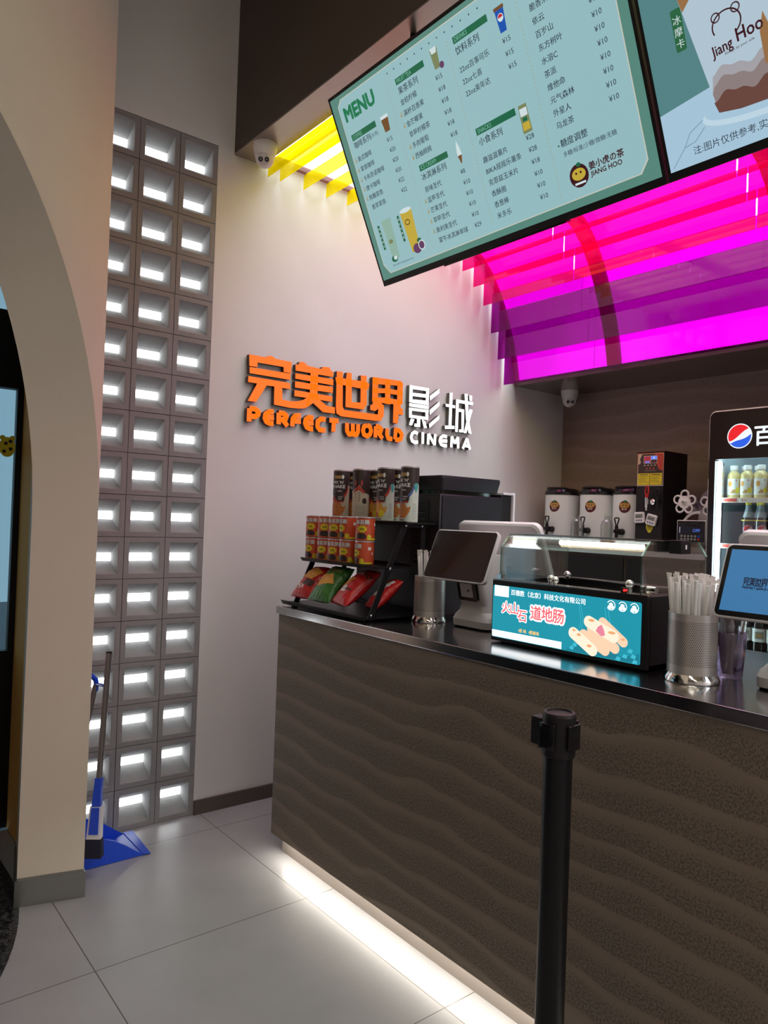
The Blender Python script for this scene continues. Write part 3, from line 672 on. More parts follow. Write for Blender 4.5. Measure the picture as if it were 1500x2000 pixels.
tv2 = make_tv(1.250, 'tilted poster screen showing an iced mocha on a marble table')
f = Flat(TO, TX, TY, .0003)
f.rect('bg', 1.260, .022, 2.484, .703)
f.poly('tb', [(1.260, .022), (2.484, .022), (2.484, .30), (1.393, .183), (1.260, .166)], 2)
for a in ([(1.27, .03), (1.31, .07), (1.34, .075), (1.37, .10)], [(1.31, .07), (1.33, .10), (1.37, .118)], [(1.9, .1), (2.1, .16), (2.2, .15)]): f.line('ve', a, .0025, 3)
f.circ('pl', 1.565, .114, .198, .040, 4, 40); f.circ('tb', 1.565, .122, .190, .034, 5, 40)
f.poly('cu', [(1.412, .118), (1.465, .108), (1.54, .104), (1.615, .108), (1.668, .118), (1.735, .47), (1.345, .47)], 6)
wv = [(1.676-k*.0068, .165+.007*math.sin(k*.42)+.004*math.sin(k*.9+1)) for k in range(41)]
f.poly('am3', [(1.404, .165), (1.412, .118), (1.54, .104), (1.668, .118), (1.676, .16)]+[(x, y+.045) for x, y in wv[1:-1]], 6.3)
f.poly('am2', [(1.404, .165), (1.412, .118), (1.54, .104), (1.668, .118), (1.676, .16)]+[(x, y+.022) for x, y in wv[1:-1]], 6.6)
f.poly('co', [(1.412, .118), (1.465, .108), (1.54, .104), (1.615, .108), (1.668, .118)]+[(x, y-.012) for x, y in wv], 7)
f.poly('am', [(1.347, .455), (1.733, .455), (1.728, .425), (1.68, .41), (1.65, .375), (1.60, .415), (1.54, .39), (1.49, .415), (1.44, .385), (1.41, .41), (1.365, .37)], 7)
f.poly('am', [(1.535, .18), (1.55, .18), (1.557, .25), (1.545, .29), (1.533, .25)], 8)
f.rect('w', 1.335, .47, 1.745, .482, 7); f.rect('co2', 1.345, .48, 1.735, .60, 6.5)
f.poly('tg', rrect(1.335, .290, 1.362, .386, .004), 7)
for i, s in enumerate('冰摩卡'): f.text('w', s, 1.3372, .352-i*.0265, .0225, 0, 9)
# bear-head outline on the cup
f.line('m', [(1.463+.034*math.cos(math.radians(a)), .300+.030*math.sin(math.radians(a))) for a in range(-60, 215, 12)], .0035, 8)
for cx, cy in ((1.440, .323), (1.488, .325)): f.line('m', [(cx+.010*math.cos(math.radians(a)), cy+.010*math.sin(math.radians(a))) for a in range(0, 361, 30)], .003, 8.5)
f.text('m', 'Jiang', 1.421, .242, .034, .02, 8, rot=6, sx=.8); f.text('m', 'Hoo', 1.479, .252, .042, .02, 8, rot=4, sx=.85); f.text('m', 'Always by your side', 1.448, .236, .009, 0, 8, rot=4)
f.text('nt', '注:图片仅供参考,实际商品请以店内实物为准', 1.331, .046, .0225, 0, 8)
dsp = f.done('bg', 'display', M['tv2bg'], tv2)
for k, n, m in (('tb', 'marble_table', 'tv2table'), ('ve', 'marble_veins', 'tv2vein'), ('pl', 'round_tray', 'tv2plate'), ('cu', 'milk_cup', 'tv2milk'), ('co', 'coffee_layer', 'tv2coffee'), ('co2', 'coffee_top', 'tv2coffee'), ('am', 'amber_swirls', 'tv2amber'), ('am2', 'mocha_blend', 'tv2mocha'), ('am3', 'pale_mocha_blend', 'tv2mocha2'), ('w', 'white_lettering', 'tvwhite'),
                ('tg', 'green_tag', 'tv2tag'), ('m', 'cup_logo', 'tvmaroon'), ('nt', 'note_lettering', 'tvtext')):
    f.done(k, n, M[m], dsp)

# ------------------------------------------------------------------ dome cameras
def dome(c, label, look):
    c = Vector(c); t = thing('security_camera', label, 'camera', c); s = .058
    B().lathe([(s, 0), (s, -.018), (s*.94, -.032), (s*.82, -.06), (s*.5, -.068)], c, 28).build('mount', M['white'], t)
    d = Vector(look).normalized(); k = c+Vector((0, 0, -.066))
    ball = B().sphere(k, .045, u=24, v=14).build('ball', M['white'], t)
    side = d.cross(Vector((0, 0, 1))).normalized()
    b = B().cyl(k+d*.036, k+d*.0445, .029, .026, 24); b.build('lens_plate', M['offwhite'], t)
    for q in (-1, 1):
        l = B().cyl(k+d*.0446+side*q*.0145, k+d*.0470+side*q*.0145, .011, .0095, 18).build('lens', M['blackgloss'], t)
        B().cyl(k+d*.0471+side*q*.0145, k+d*.0478+side*q*.0145, .005, .004, 12).build('lens_glass', M['greyprint'], l)
dome((.19, .15, 3.217), 'white dome camera under the dark bulkhead near the yellow fins', (.78, -.55, -.55))
dome((.165, 2.56, 2.375), 'white dome camera under the back soffit below the purple fins', (.70, -.62, -.35))

# ------------------------------------------------------------------ snack rack on the counter's left end
rk = thing('snack_rack', 'black metal three-tier display rack with slanted side bars on the left end of the counter', 'rack', (.84, .28, ZT))
def tray(name, x0, x1, y0, y1, z, lip):
    b = B(); b.box(x0, x1, y0+.012, y1, z-.006, z); b.prism([(x0, y0+.012, z), (x0, y0, z+lip), (x0, y0-.003, z+lip-.002), (x0, y0+.008, z-.010), (x0, y0+.012, z-.006)], (x1-x0, 0, 0))
    b.box(x0, x1, y1-.004, y1, z, z+.012); return b.build(name, M['black'], rk)
tray('bottom_tray', .549, 1.135, .118, .43, 1.080, .008); tray('middle_tray', .583, 1.125, .188, .36, 1.268, .006); tray('top_tray', .575, 1.150, .300, .456, 1.442, .004)
for x in (.588, 1.116):
    zt = 1.436 if x > 1 else 1.2615; k = (zt-1.068)/.368*.162
    b = B(); b.prism([(x, .150, 1.068), (x, .176, 1.068), (x, .176+k, zt), (x, .150+k, zt)], (.006, 0, 0)); b.build('side_bar', M['black'], rk)
    b = B(); b.box(x, x+.006, .405, .427, 1.066, 1.4215); b.box(x, x+.006, .31, .45, 1.422, 1.4375); b.build('rear_post', M['black'], rk)
b = B()
for y, z in ((.168, 1.086), (.252, 1.262), (.325, 1.43), (.41, 1.43)): b.sphere((1.1235, y, z), .006, (.5, 1, 1), 10, 6)
b.build('bolts', M['chrome'], rk)
b = B()
for x in (.60, 1.10):
    for y in (.15, .40): b.cyl((x, y, ZT+.0005), (x, y, 1.074), .01, n=12)
b.build('feet', M['black'], rk)

# chip bags
def bag(name, label, loc, rz, tilt, w, L, T, foil, seed, roll=0):
    rnd = random.Random(seed); ph = [rnd.uniform(0, 6) for _ in range(6)]
    t = thing(name, label, 'chip bag', loc, 'chip bags on the bottom tray'); t.rotation_euler = (math.radians(tilt), math.radians(roll), math.radians(rz))
    def surf(x, y, s):
        u, v = x/(w/2), y/L
        e = max(0., 1-abs(u)**2.4)**.6*max(0., math.sin(math.pi*min(1, max(0, v))))**.45
        wr = .0016*math.sin(38*v+ph[0]+3*u)+.0016*math.sin(60*u+ph[1]+9*v)*(1-math.sin(math.pi*v)*.6)+.001*math.sin(90*v+40*u+ph[2])
        return s*(T/2*e+.0007)+wr*(.6 if s > 0 else -.3)+T/2
    b = B(); nu, nv = 26, 36
    def P(i, j, s):
        v = j/nv; u = -1+2*i/nu; k = 1+.07*(math.cos(2*math.pi*v)); x = u*w/2*k*.95
        return (x, v*L, surf(u*w/2, v*L, s))
    g = {s: [[b.bm.verts.new(P(i, j, s)) for i in range(nu+1)] for j in range(nv+1)] for s in (1, -1)}
    for s in (1, -1):
        for j in range(nv):
            for i in range(nu):
                q = [g[s][j][i], g[s][j][i+1], g[s][j+1][i+1], g[s][j+1][i]]
                b._f(q if s > 0 else q[::-1])
    for j in range(nv):
        for i in (0, nu): b._f([g[1][j][i], g[1][j+1][i], g[-1][j+1][i], g[-1][j][i]])
    for i in range(nu):
        for j in (0, nv): b._f([g[1][j][i], g[1][j][i+1], g[-1][j][i+1], g[-1][j][i]])
    b.build('foil_pouch', M[foil], t, local=True, angle=1.2)
    f = Flat((0, 0, 0), (1, 0, 0), (0, 1, 0), 0)
    def put(k, n, m):
        b2 = f.b.pop(k); big = [q for q in b2.bm.faces if len(q.verts) > 4]
        if big: b2.bm.normal_update(); bmesh.ops.triangulate(b2.bm, faces=big)
        for no, c0, c1 in (((1, 0, 0), -w/2, w/2), ((0, 1, 0), 0, L)):
            c = c0
            while c < c1:
                bmesh.ops.bisect_plane(b2.bm, geom=b2.bm.verts[:]+b2.bm.edges[:]+b2.bm.faces[:], plane_co=[q*c for q in no], plane_no=no); c += .006
        for v in b2.bm.verts: v.co.z = surf(v.co.x, v.co.y, 1)+.0009
        b2.raw(n, m, t, local=True)
    return t, f, put
t, f, put = bag('chip_bag', 'red chip bag leaning at the left end of the rack\'s bottom tray', (.672, .160, 1.084), 4, 44, .135, .175, .07, 'red', 1)
f.poly('c', [(-.05, .09), (.03, .08), (.05, .13), (0, .15), (-.045, .135)]); f.poly('b', [(-.01, .05), (.045, .045), (.05, .075), (.0, .08)]); f.text('w', 'USA', -.045, .03, .03, .02)
put('c', 'chip_picture', M['cheese']); put('b', 'dark_picture', M['brown']); put('w', 'lettering', M['whiteprint'])
t, f, put = bag('chip_bag', 'green chip bag with an orange chip picture', (.812, .156, 1.084), 2, 46, .145, .185, .07, 'green', 2)
f.poly('c', [(-.03, .055), (.055, .08), (.02, .125), (-.045, .115)]); f.text('k', 'TORTILLA', -.065, .172, .026, .02); f.text('y', 'Chips', -.05, .137, .043, .012)
put('c', 'chip_picture', M['cheese']); put('k', 'dark_lettering', M['brown']); put('y', 'gold_lettering', M['gold'])
t, f, put = bag('chip_bag', 'large red chip bag with a yellow corner in front of the right rack bar', (.950, .160, 1.084), -10, 40, .135, .20, .07, 'red', 3)
f.poly('y', [(-.065, .06), (-.01, .08), (.015, .12), (-.06, .135)]); f.poly('w', [(-.02, .045), (.015, .05), (.01, .075), (-.015, .08)]); f.text('w', 'USA', -.04, .145, .035, .02); f.text('b', 'hot', .02, .14, .045, .015); f.poly('b', [(.0, .055), (.045, .06), (.045, .068), (.0, .062)])
put('y', 'yellow_corner', M['cheese']); put('w', 'white_lettering', M['whiteprint']); put('b', 'dark_lettering', M['brown'])
t, f, put = bag('chip_bag', 'red chip bag lying at the right end behind the slanted rack bar', (1.052, .235, 1.084), -16, 42, .10, .16, .055, 'red', 4)
f.poly('c', [(-.045, .08), (.0, .085), (.01, .125), (-.04, .13)]); f.poly('w', [(-.01, .04), (.02, .05), (.035, .14), (.015, .14)]); f.poly('b', [(-.03, .04), (-.008, .045), (.0, .08), (-.025, .075)])
put('c', 'chip_picture', M['cheese']); put('w', 'white_stripe', M['whiteprint']); put('b', 'dark_picture', M['brown'])

# small orange cans, five pairs stacked two high
rows = ('leftmost', 'second from the left', 'middle', 'second from the right', 'rightmost')
RC, HC = .0385, .0945
def small_can(c, phi, label):
    t = thing('snack_can', label, 'can', c, 'small orange snack cans on the middle tray'); c = Vector(c)
    B().lathe([(RC-.002, 0), (RC, .002), (RC, .088), (RC-.002, .0895)], c, 36).build('can_body', M['orange'], t)
    B().lathe([(RC-.001, .0885), (RC+.0015, .0895), (RC+.0015, HC-.001), (RC-.004, HC), (RC-.006, HC-.003)], c, 36).build('lid', M['tin'], t)
    f = Wrap(c, RC, phi)
    f.poly('y', [((.017+.006*(k % 2))*math.cos(k*math.pi/9), .046+(.012+.004*(k % 2))*math.sin(k*math.pi/9)) for k in range(18)], 2)
    f.text('k', '好吃', -.009, .042, .0095, .02, 4); f.poly('b', [(-.024, .008), (.014, .006), (.020, .018), (.012, .028), (-.006, .031), (-.022, .026)], 1)
    f.text('w', '海苔脆', -.029, .066, .0195, .035, 3); f.text('g', '海苔脆', -.0295, .0655, .0195, .06, 1)
    f.circ('y', .030, .015, .009, .010, 2); f.rect('y', .022, .003, .075, .010, 2); f.poly('c', [(-.047, .008), (-.030, .006), (-.030, .030), (-.036, .040), (-.047, .036)], 1)
    f.rect('w', .055, .058, .068, .070, 1); f.rect('w', .072, .040, .078, .050, 1)
    for k, n, m in (('y', 'yellow_burst', 'yellow'), ('k', 'burst_lettering', 'brown'), ('b', 'food_picture', 'brown'), ('g', 'lettering_outline', 'brown'), ('w', 'white_lettering', 'whiteprint'), ('c', 'face_picture', 'cream_print')): f.done(k, n, M[m], t)
xs = (.603, .694, .774, .858, .968); ph = [(-62, -75), (-48, -66), (-62, -64), (-92, -70), (-58, -98)]
for i, x in enumerate(xs):
    small_can((x, .243, 1.2685), ph[i][1], 'small orange snack can, %s of the bottom layer on the middle tray' % rows[i])
    small_can((x+random.uniform(-.002, .002), .243, 1.2685+HC+.0005), ph[i][0], 'small orange snack can, %s of the top layer on the middle tray' % rows[i])

# tall cans on the top tray
RT, HT = .0358, .220
def tall_can(x, y, phi, kind, label):
    c = Vector((x, y, 1.4425)); t = thing('snack_tube', label, 'can', c, 'tall snack tubes on the top tray')
    B().lathe([(RT-.002, 0), (RT, .002), (RT, HT-.007), (RT-.002, HT-.006)], c, 36).build('tube_body', M['mint_print' if kind in 'CD' else 'cream_print'], t)
    B().lathe([(RT-.001, HT-.007), (RT+.001, HT-.006), (RT+.001, HT-.001), (RT-.003, HT), (RT-.006, HT-.003)], c, 36).build('lid', M['tin'], t)
    f = Wrap(c, RT, phi); hw = math.pi*RT*.998
    if kind == 'B':
        f.poly('top', [(-hw, HT-.0075), (-hw, .125), (-.035, .125), (.0, .150), (.02, .118), (.05, .11), (hw, .11), (hw, HT-.0075)], 1)
        f.poly('red', [(-.034, .115), (-.005, .150), (.024, .120), (.018, .114), (-.004, .128)], 2); f.circ('red', -.018, .158, .004, .012, 3); f.circ('red', .008, .158, .004, .012, 3)
        f.circ('k', .022, .083, .010, .012, 1); f.rect('k', .014, .072, .031, .076, 1.4)
        for k in range(6): f.rect('g', -.022, .060-k*.007, .026, .062-k*.007, 1)
        for k in range(4): f.rect('k', -.022, .112-k*.010, -.016, .1135-k*.010, 1.2); f.rect('k', -.004, .112-k*.010, .002, .115-k*.010, 1.2)
        parts = (('top', 'dark_band', 'brown'), ('red', 'red_print', 'redprint'), ('k', 'dark_print', 'brown'), ('g', 'small_print', 'greyprint'))
    else:
        f.poly('top', [(-hw, HT-.0075), (-hw, .11), (-.034, .11), (-.002, .080), (.006, .085), (.036, .125), (.045, .150), (.06, .155), (hw, .12), (hw, HT-.0075)], 1)
        f.rect('gold', -.022, .180, .012, .193, 2); f.circ('w', .018, .187, .005, .009, 2)
        f.text('w', "MIX 'N'", -.030, .158, .0165, .035, 3); f.text('w', 'SHAKE', -.033, .138, .0205, .04, 3)
        f.poly('red' if kind == 'A' else 'side', [(-.034, .11), (-.002, .080), (.006, .085), (.0, .065), (-.004, .062), (-.034, .088)], 1.5)
        f.poly('side', [(.006, .085), (.036, .125), (.045, .148), (.048, .135), (.038, .112), (.010, .074)], 1.7)
        f.text('w', 'FUN', -.006, .122, .010, .02, 3)
        f.circ('badge', .012, .092, .0155, .017, 2.6, 10); f.text('w', 'CHILLI' if kind == 'C' else 'CRISPY', -.0005, .097, .0068, .02, 4); f.text('w', 'CHEESE' if kind == 'C' else 'FRIES', -.001, .088, .0068, .02, 4); f.rect('red' if kind != 'A' else 'rd', -.0, .076, .024, .081, 4)
        f.poly('food', [(-.034, .024), (-.02, .016), (.014, .018), (.028, .040), (.034, .062), (.018, .056), (.010, .076), (.0, .068), (-.008, .084), (-.016, .074), (-.024, .082), (-.036, .060)], 2)
        if kind == 'C': f.circ('ball', .010, .032, .012, .014, 3); f.circ('red', -.014, .028, .009, .010, 3)
        f.rect('k', -.018, .008, .010, .0105, 2)
        if kind in 'CD':
            for k in range(9): f.rect('g', .040, .070-k*.007, .058, .0715-k*.007, 1)
            f.poly('teal', [(.045, .150), (.06, .155), (.066, .135), (.055, .115), (.048, .130)], 2)
        parts = (('top', 'dark_band', 'brown'), ('gold', 'gold_label', 'gold'), ('w', 'white_lettering', 'whiteprint'), ('red', 'red_print', 'redprint'), ('rd', 'red_strip', 'redprint'), ('side', 'side_stripe', {'A': 'redprint', 'C': 'redprint', 'D': 'blueprint'}[kind]), ('badge', 'dark_badge', 'brown'),
                 ('food', 'food_picture', {'A': 'fries', 'C': 'cheese', 'D': 'fries'}[kind]), ('ball', 'cheese_picture', 'yellow'), ('k', 'small_lettering', 'brown'), ('g', 'small_print', 'greyprint'), ('teal', 'teal_print', 'tealprint'))
    for k, n, m in parts:
        if k in f.b: f.done(k, n, M[m], t)
tall_can(.647, .345, -55, 'A', 'tall snack tube with a fries picture, leftmost in the front row of the top tray')
tall_can(.655, .4185, -52, 'A', 'tall snack tube half hidden between the leftmost tube and the tube turned to its back')
tall_can(.792, .345, -45, 'B', 'tall cream snack tube turned round to show its plain back text')
tall_can(.815, .4185, -62, 'C', 'tall snack tube standing behind the gap right of the turned-round tube')
tall_can(.962, .345, -80, 'C', 'tall pale snack tube with red stripe and yellow cheese picture in the front row')
tall_can(.972, .4185, -84, 'D', 'tall dark snack tube half hidden behind the rightmost tube')
tall_can(1.112, .345, -84, 'D', 'tall pale snack tube with blue stripe, rightmost of the top tray')

# ------------------------------------------------------------------ coffee machine
cm = thing('coffee_machine', 'large black coffee machine with a bean hopper on the counter behind the snack rack', 'coffee machine', (1.0, .65, ZT))
b = B().box(.62, 1.163, .462, .82, ZT+.012, 1.562, bevel=.006); b.build('housing', M['purpleblack'], cm)
b = B(); b.box(.995, 1.10, .4585, .4615, 1.20, 1.53, bevel=.001)
b.build('rear_panel', M['blackplastic'], cm)
b = B()
for k in range(9): b.box(1.02, 1.085, .4560, .4590, 1.48-k*.025, 1.486-k*.025)
b.build('vent_slots', M['blackgloss'], cm)
b = B(); b.box(1.1635, 1.1665, .475, .81, 1.09, 1.55, bevel=.001); b.build('side_panel', M['purpleblack'], cm)
b = B(); b.loft([[(x, y, z) for x, y in rrect(*q, .02, 4)] for z, q in ((1.5625, (.70, .49, 1.14, .79)), (1.577, (.70, .49, 1.14, .79)))]); b.build('hopper_base', M['blackgloss'], cm)
b = B(); b.loft([[(x, y, z) for x, y in rrect(*q, .012, 4)] for z, q in ((1.5775, (.685, .478, 1.155, .806)), (1.625, (.675, .470, 1.163, .815)), (1.636, (.677, .472, 1.161, .813)))]); b.build('bean_hopper', M['purpleblack'], cm)
b = B(); b.sphere((1.0, .64, 1.632), .05, (1, 1, .22), 20, 8); b.build('hopper_knob', M['purpleblack'], cm)
b = B(); b.box(.625, 1.160, .821, .886, ZT+.012, 1.572, bevel=.004); b.build('front_frame', M['blackplastic'], cm)
b = B(); b.box(.612, 1.172, .887, .900, ZT+.012, 1.585, bevel=.005); b.box(.612, 1.172, .822, .886, 1.5735, 1.584, bevel=.002); b.build('white_front_trim', M['white'], cm)
b = B(); b.box(.64, .7, .48, .8, ZT+.0005, ZT+.0125); b.box(1.09, 1.15, .48, .8, ZT+.0005, ZT+.0125); b.build('feet', M['black'], cm)

# ------------------------------------------------------------------ straw cups
def straw_cup(c, label):
    t = thing('straw_holder', label, 'straw holder', c); ORG[t.name] = Vector((0, 0, 0))
    b = B(); b.lathe([(.058, .012), (.060, .014), (.060, .172), (.0605, .174), (.0575, .174), (.0575, .016), (.001, .015)], n=48, cap=False); b.build('perforated_cup', M['perf'], t, local=True)
    b = B(); b.lathe([(.067, .0005), (.069, .003), (.068, .008), (.066, .013), (.0612, .022), (.0595, .022), (.0595, .012), (.001, .011), (.001, .0005)], n=48, cap=False); b.build('weighted_foot', M['chrome'], t, local=True)
    return t
straw_cup((1.206, .385, ZT), 'perforated steel straw holder beside the snack rack'); straw_cup((2.324, .285, ZT), 'perforated steel straw holder to the right of the lit warmer')
s0 = None
def straw(cx, cy, n, lab, grp, seed, L0=.235):
    global s0
    rnd = random.Random(seed)
    for i in range(n):
        a = 2.39996*i; r = .0435*math.sqrt((i+.5)/n); lean = (r/.042)*.175
        if s0 is None:
            b = B(); b.cyl((0, 0, 0), (0, 0, .232), .0049, n=10); b.prism([(-.0054, 0, .2325), (.0054, 0, .2325), (.0064, .001, .244), (-.0064, -.001, .246)], (0, .0012, 0))
            s0 = rebase(b.build('paper_straw', M['straw'])); o = s0; COL.objects.unlink(s0); COL.objects.link(s0)
        else: o = s0.copy(); COL.objects.link(o)
        tag(o, lab, 'straw', grp)
        z = ZT+.017+rnd.uniform(0, .014); bx, by = cx+.88*r*math.cos(a), cy+.88*r*math.sin(a)
        o.location = (bx, by, z); o.rotation_euler = (-lean*math.sin(a)*.55, lean*math.cos(a)*.55, 0)
straw(1.206, .385, 18, 'white paper-wrapped straw in the holder beside the snack rack', 'straws beside the snack rack', 3)
straw(2.324, .285, 34, 'white paper-wrapped straw in the holder right of the lit warmer', 'straws right of the warmer', 5)

# ------------------------------------------------------------------ point-of-sale terminals
def pos(cx, y0, label, dark, extra=None):
    t = thing('payment_terminal', label, 'payment terminal', (cx, y0+.2, ZT))
    def ring(z, x, yf, yb, r): return [(px, py, z) for px, py in rrect(cx-x, yf, cx+x, yb, r, 5)]
    b = B(); b.loft([ring(ZT+.006, .093, y0+.09, y0+.30, .03), ring(ZT+.03, .094, y0+.088, y0+.30, .03), ring(ZT+.045, .090, y0+.095, y0+.29, .03), ring(ZT+.062, .074, y0+.102, y0+.26, .028), ring(ZT+.085, .066, y0+.104, y0+.245, .025), ring(ZT+.20, .063, y0+.075, y0+.235, .025), ring(ZT+.27, .060, y0+.09, y0+.23, .025)])
    b.build('stand', M['offwhite'] if dark else M['white'], t)
    b = B(); b.box(cx-.085, cx+.085, y0+.11, y0+.29, ZT+.0005, ZT+.006); b.build('rubber_foot', M['black'], t)
    f = Flat((cx, y0+.0885, ZT+.12), (1, 0, 0), (0, -.25, 1), .0015)
    if dark:
        b = B(); b.prism([f.M @ Vector((x, y, -.012)) for x, y in rrect(-.046, -.018, .046, .062, .008)], f.M.to_3x3() @ Vector((0, 0, .018))); sw = b.build('scanner_frame', M['blackgloss'], t)
        b = B(); b.prism([f.M @ Vector((x, y, .0062)) for x, y in rrect(-.030, -.004, .030, .047, .003)], f.M.to_3x3() @ Vector((0, 0, .001))); b.build('scanner_window', M['offwhite'], sw)
        b = B(); b.cyl(f.M @ Vector((.010, .022, .0073)), f.M @ Vector((.010, .022, .009)), .004, n=10); b.build('scanner_sensor', M['black'], sw)
    # customer screen, leaning back
    O = Vector((cx-.155, y0, 1.243)); Y = Vector((0, .07, .176)).normalized(); X = Vector((1, 0, 0)); N = X.cross(Y); Hs = .190
    def pt(u, v, d): return O+X*u+Y*v+N*d
    b = B(); b.loft([[pt(u, v, d) for u, v in rrect(*q, r, 6)] for d, q, r in ((-.030, (.02, .02, .29, Hs-.02), .012), (-.018, (.0, .0, .31, Hs), .016), (-.002, (-.002, -.002, .312, Hs+.002), .016), (0, (0, 0, .31, Hs), .016))]); b.build('screen_housing', M['white'], t)
    b = B(); b.prism([pt(u, v, .0003) for u, v in rrect(.003, .003, .307, Hs-.003, .013)], N*.0012); b.build('screen_glass', M['blackgloss'], t)
    g = Flat(O+N*.0016, X, Y, .0003); g.rect('s', .014, .016, .296, Hs-.014)
    if not dark:
        k = .096/1.70; y_, z_ = 1.05, 2.2
        for n, L in POLY:
            for q in L: g.poly('l', [(.107+(y/1000-y_)*k, .100+(z/1000-z_)*k*1.5) for y, z in q], 2)
        for n, L in STROKE:
            for q in stroke_polys(L, .024): g.poly('l', [(.107+(y-y_)*k, .100+(z-z_)*k*1.5) for y, z in q], 2)
        g.done('l', 'logo_lettering', M['poslogo'], t)
    g.done('s', 'display', M['posdark'] if dark else M['posblue'], t)
    # staff screen on the far side, seen from behind
    O2 = Vector((cx-.205, y0+.225, 1.455)); Y2 = Vector((0, .10, -.235)).normalized(); N2 = X.cross(Y2)
    b = B(); b.loft([[O2+X*u+Y2*v+N2*d for u, v in rrect(*q, .03, 8)] for d, q in ((-.014, (.008, .006, .402, .252)), (-.008, (0, 0, .41, .258)), (.010, (0, 0, .41, .258)), (.022, (.02, .02, .39, .24)))]); b.build('staff_screen_back', M['white'], t)
    b = B(); b.box(cx-.04, cx+.04, y0+.235, y0+.275, 1.29, 1.33, bevel=.006); b.build('hinge', M['offwhite'], t)
    return t
pos(1.412, .300, 'white payment terminal with a dark screen and square scanner left of the warmer', True)
pos(2.547, .250, 'white payment terminal with a lit blue screen at the right end of the counter', False)

# ------------------------------------------------------------------ lit food warmer
fw = thing('food_warmer', 'black food warmer with a lit teal sausage advert and a glass hood', 'food warmer', (1.98, .36, 1.0802))
x0, x1, y0, y1, z0, z1 = 1.712, 2.252, .19, .56, 1.085, 1.273
b = B(); b.box(x0, x1, y0+.016, y1, z0, z0+.01); b.box(x0, x0+.012, y0+.016, y1, z0, z1); b.box(x1-.012, x1, y0+.016, y1, z0, z1); b.box(x0, x1, y1-.012, y1, z0, z1); b.box(x0+.012, x1-.012, y0+.016, y1-.012, 1.20, 1.21); b.build('cabinet', M['blackplastic'], fw)
b = B(); b.box(x0, x1, y0, y0+.0155, z0, z1, bevel=.002); b.build('front_frame', M['blackplastic'], fw)
b = B(); b.box(x0+.001, x1-.001, y0+.001, y0+.05, z1+.0005, z1+.004); b.box(x0+.001, x0+.03, y0+.05, y1, z1+.0005, z1+.004); b.box(x1-.03, x1-.001, y0+.05, y1, z1+.0005, z1+.004); b.box(x0+.03, x1-.03, y1-.04, y1, z1+.0005, z1+.004); b.box(x0+.03, x1-.03, .32, .335, z1-.03, z1-.01); b.build('metal_rim', M['steel'], fw)
b = B()
for k in range(5): b.cyl((x0+.02, .27+k*.05, 1.236), (x1-.02, .27+k*.05, 1.236), .014, n=14)
b.build('heating_rollers', M['steel'], fw)
b = B()
for x in (x0+.05, x1-.06):
    for y in (.23, .51): b.box(x-.03, x+.03, y-.015, y+.015, 1.0803, z0)
b.build('feet', M['black'], fw)
f = Flat((0, y0-.0003, 0), (1, 0, 0), (0, 0, 1), .0003)
f.poly('bg', rrect(1.7125+.004, 1.096, 2.236, 1.258, .006))
f.poly('dk', [(2.0, 1.100), (2.04, 1.12), (2.08, 1.112), (2.14, 1.12), (2.18, 1.108), (2.233, 1.125), (2.2335, 1.105), (2.230, 1.098), (2.0, 1.098)], 2)
for x, y in ((2.02, 1.108), (2.19, 1.112), (2.215, 1.115), (2.205, 1.128), (2.17, 1.103), (2.03, 1.118), (2.22, 1.102)): f.poly('lt', [(x-.008, y-.004), (x+.006, y-.006), (x+.009, y+.003), (x-.002, y+.006)], 3)
for x in (2.045, 2.052, 2.13, 2.14): f.line('lt', [(x+.004*math.sin(k), 1.165+k*.014) for k in range(6)], .0015, 2)
f.rect('w', 1.723, 1.224, 1.781, 1.257, 2); f.text('w', '百德胜（北京）科技文化有限公司', 1.789, 1.234, .0183, .012, 2)
f.poly('w', [(1.7168, 1.118), (1.985, 1.118), (1.985, 1.098), (1.7185, 1.098)], 2)
for x, s in ((1.753, '火'), (1.787, '山'), (1.818, '石')):
    z = 1.178 if s != '石' else 1.160
    f.text('w', s, x, z, .039, .10, 2); f.text('r', s, x, z, .039, .02, 4)
for k, s in enumerate('道地肠'): f.text('w', s, 1.868+k*.041, 1.173, .043, .19, 2); f.text('r', s, 1.868+k*.041, 1.173, .043, .03, 4)
f.text('gd', '•原 味  •黑椒味', 1.822, 1.124, .0125, .02, 2)
for x in (2.144, 2.179, 2.214):
    f.line('w', [(x+.0125*math.cos(math.radians(a)), 1.241+.0125*math.sin(math.radians(a))) for a in range(-150, 151, 15)], .0018, 2); f.circ('w', x, 1.243, .006, .005, 2.5); f.text('w', '美味', x-.0105, 1.2315, .0105, .04, 3)
def saus(k, a, b_, r, l):
    (ax, ay), (bx, by) = a, b_; th = math.atan2(by-ay, bx-ax)
    f.poly(k, [(bx+r*math.cos(th+t), by+r*math.sin(th+t)) for t in [-math.pi/2+math.pi*i/10 for i in range(11)]]+[(ax+r*math.cos(th+t), ay+r*math.sin(th+t)) for t in [math.pi/2+math.pi*i/10 for i in range(11)]], l)
saus('s1', (2.120, 1.192), (2.185, 1.148), .0135, 3); saus('s1', (2.085, 1.168), (2.160, 1.128), .0145, 4); saus('s2', (2.076, 1.188), (2.155, 1.158), .0165, 5); saus('s1', (2.06, 1.15), (2.130, 1.118), .015, 5.5); saus('s2', (2.026, 1.150), (2.090, 1.112), .0165, 6.5)
for x, z, a, c, in ((2.085, 1.193, .010, .004), (2.15, 1.168, .012, .004), (2.045, 1.148, .007, .004), (2.08, 1.122, .008, .004), (2.185, 1.155, .006, .003), (2.028, 1.158, .006, .003)): f.circ('s3', x, z, a, c, 8, 12)
f.poly('pk', [(2.106, 1.178), (2.118, 1.186), (2.126, 1.172), (2.130, 1.158), (2.118, 1.154), (2.100, 1.166)], 9)
lp_ = f.done('bg', 'lit_panel', M['warmteal'], fw)
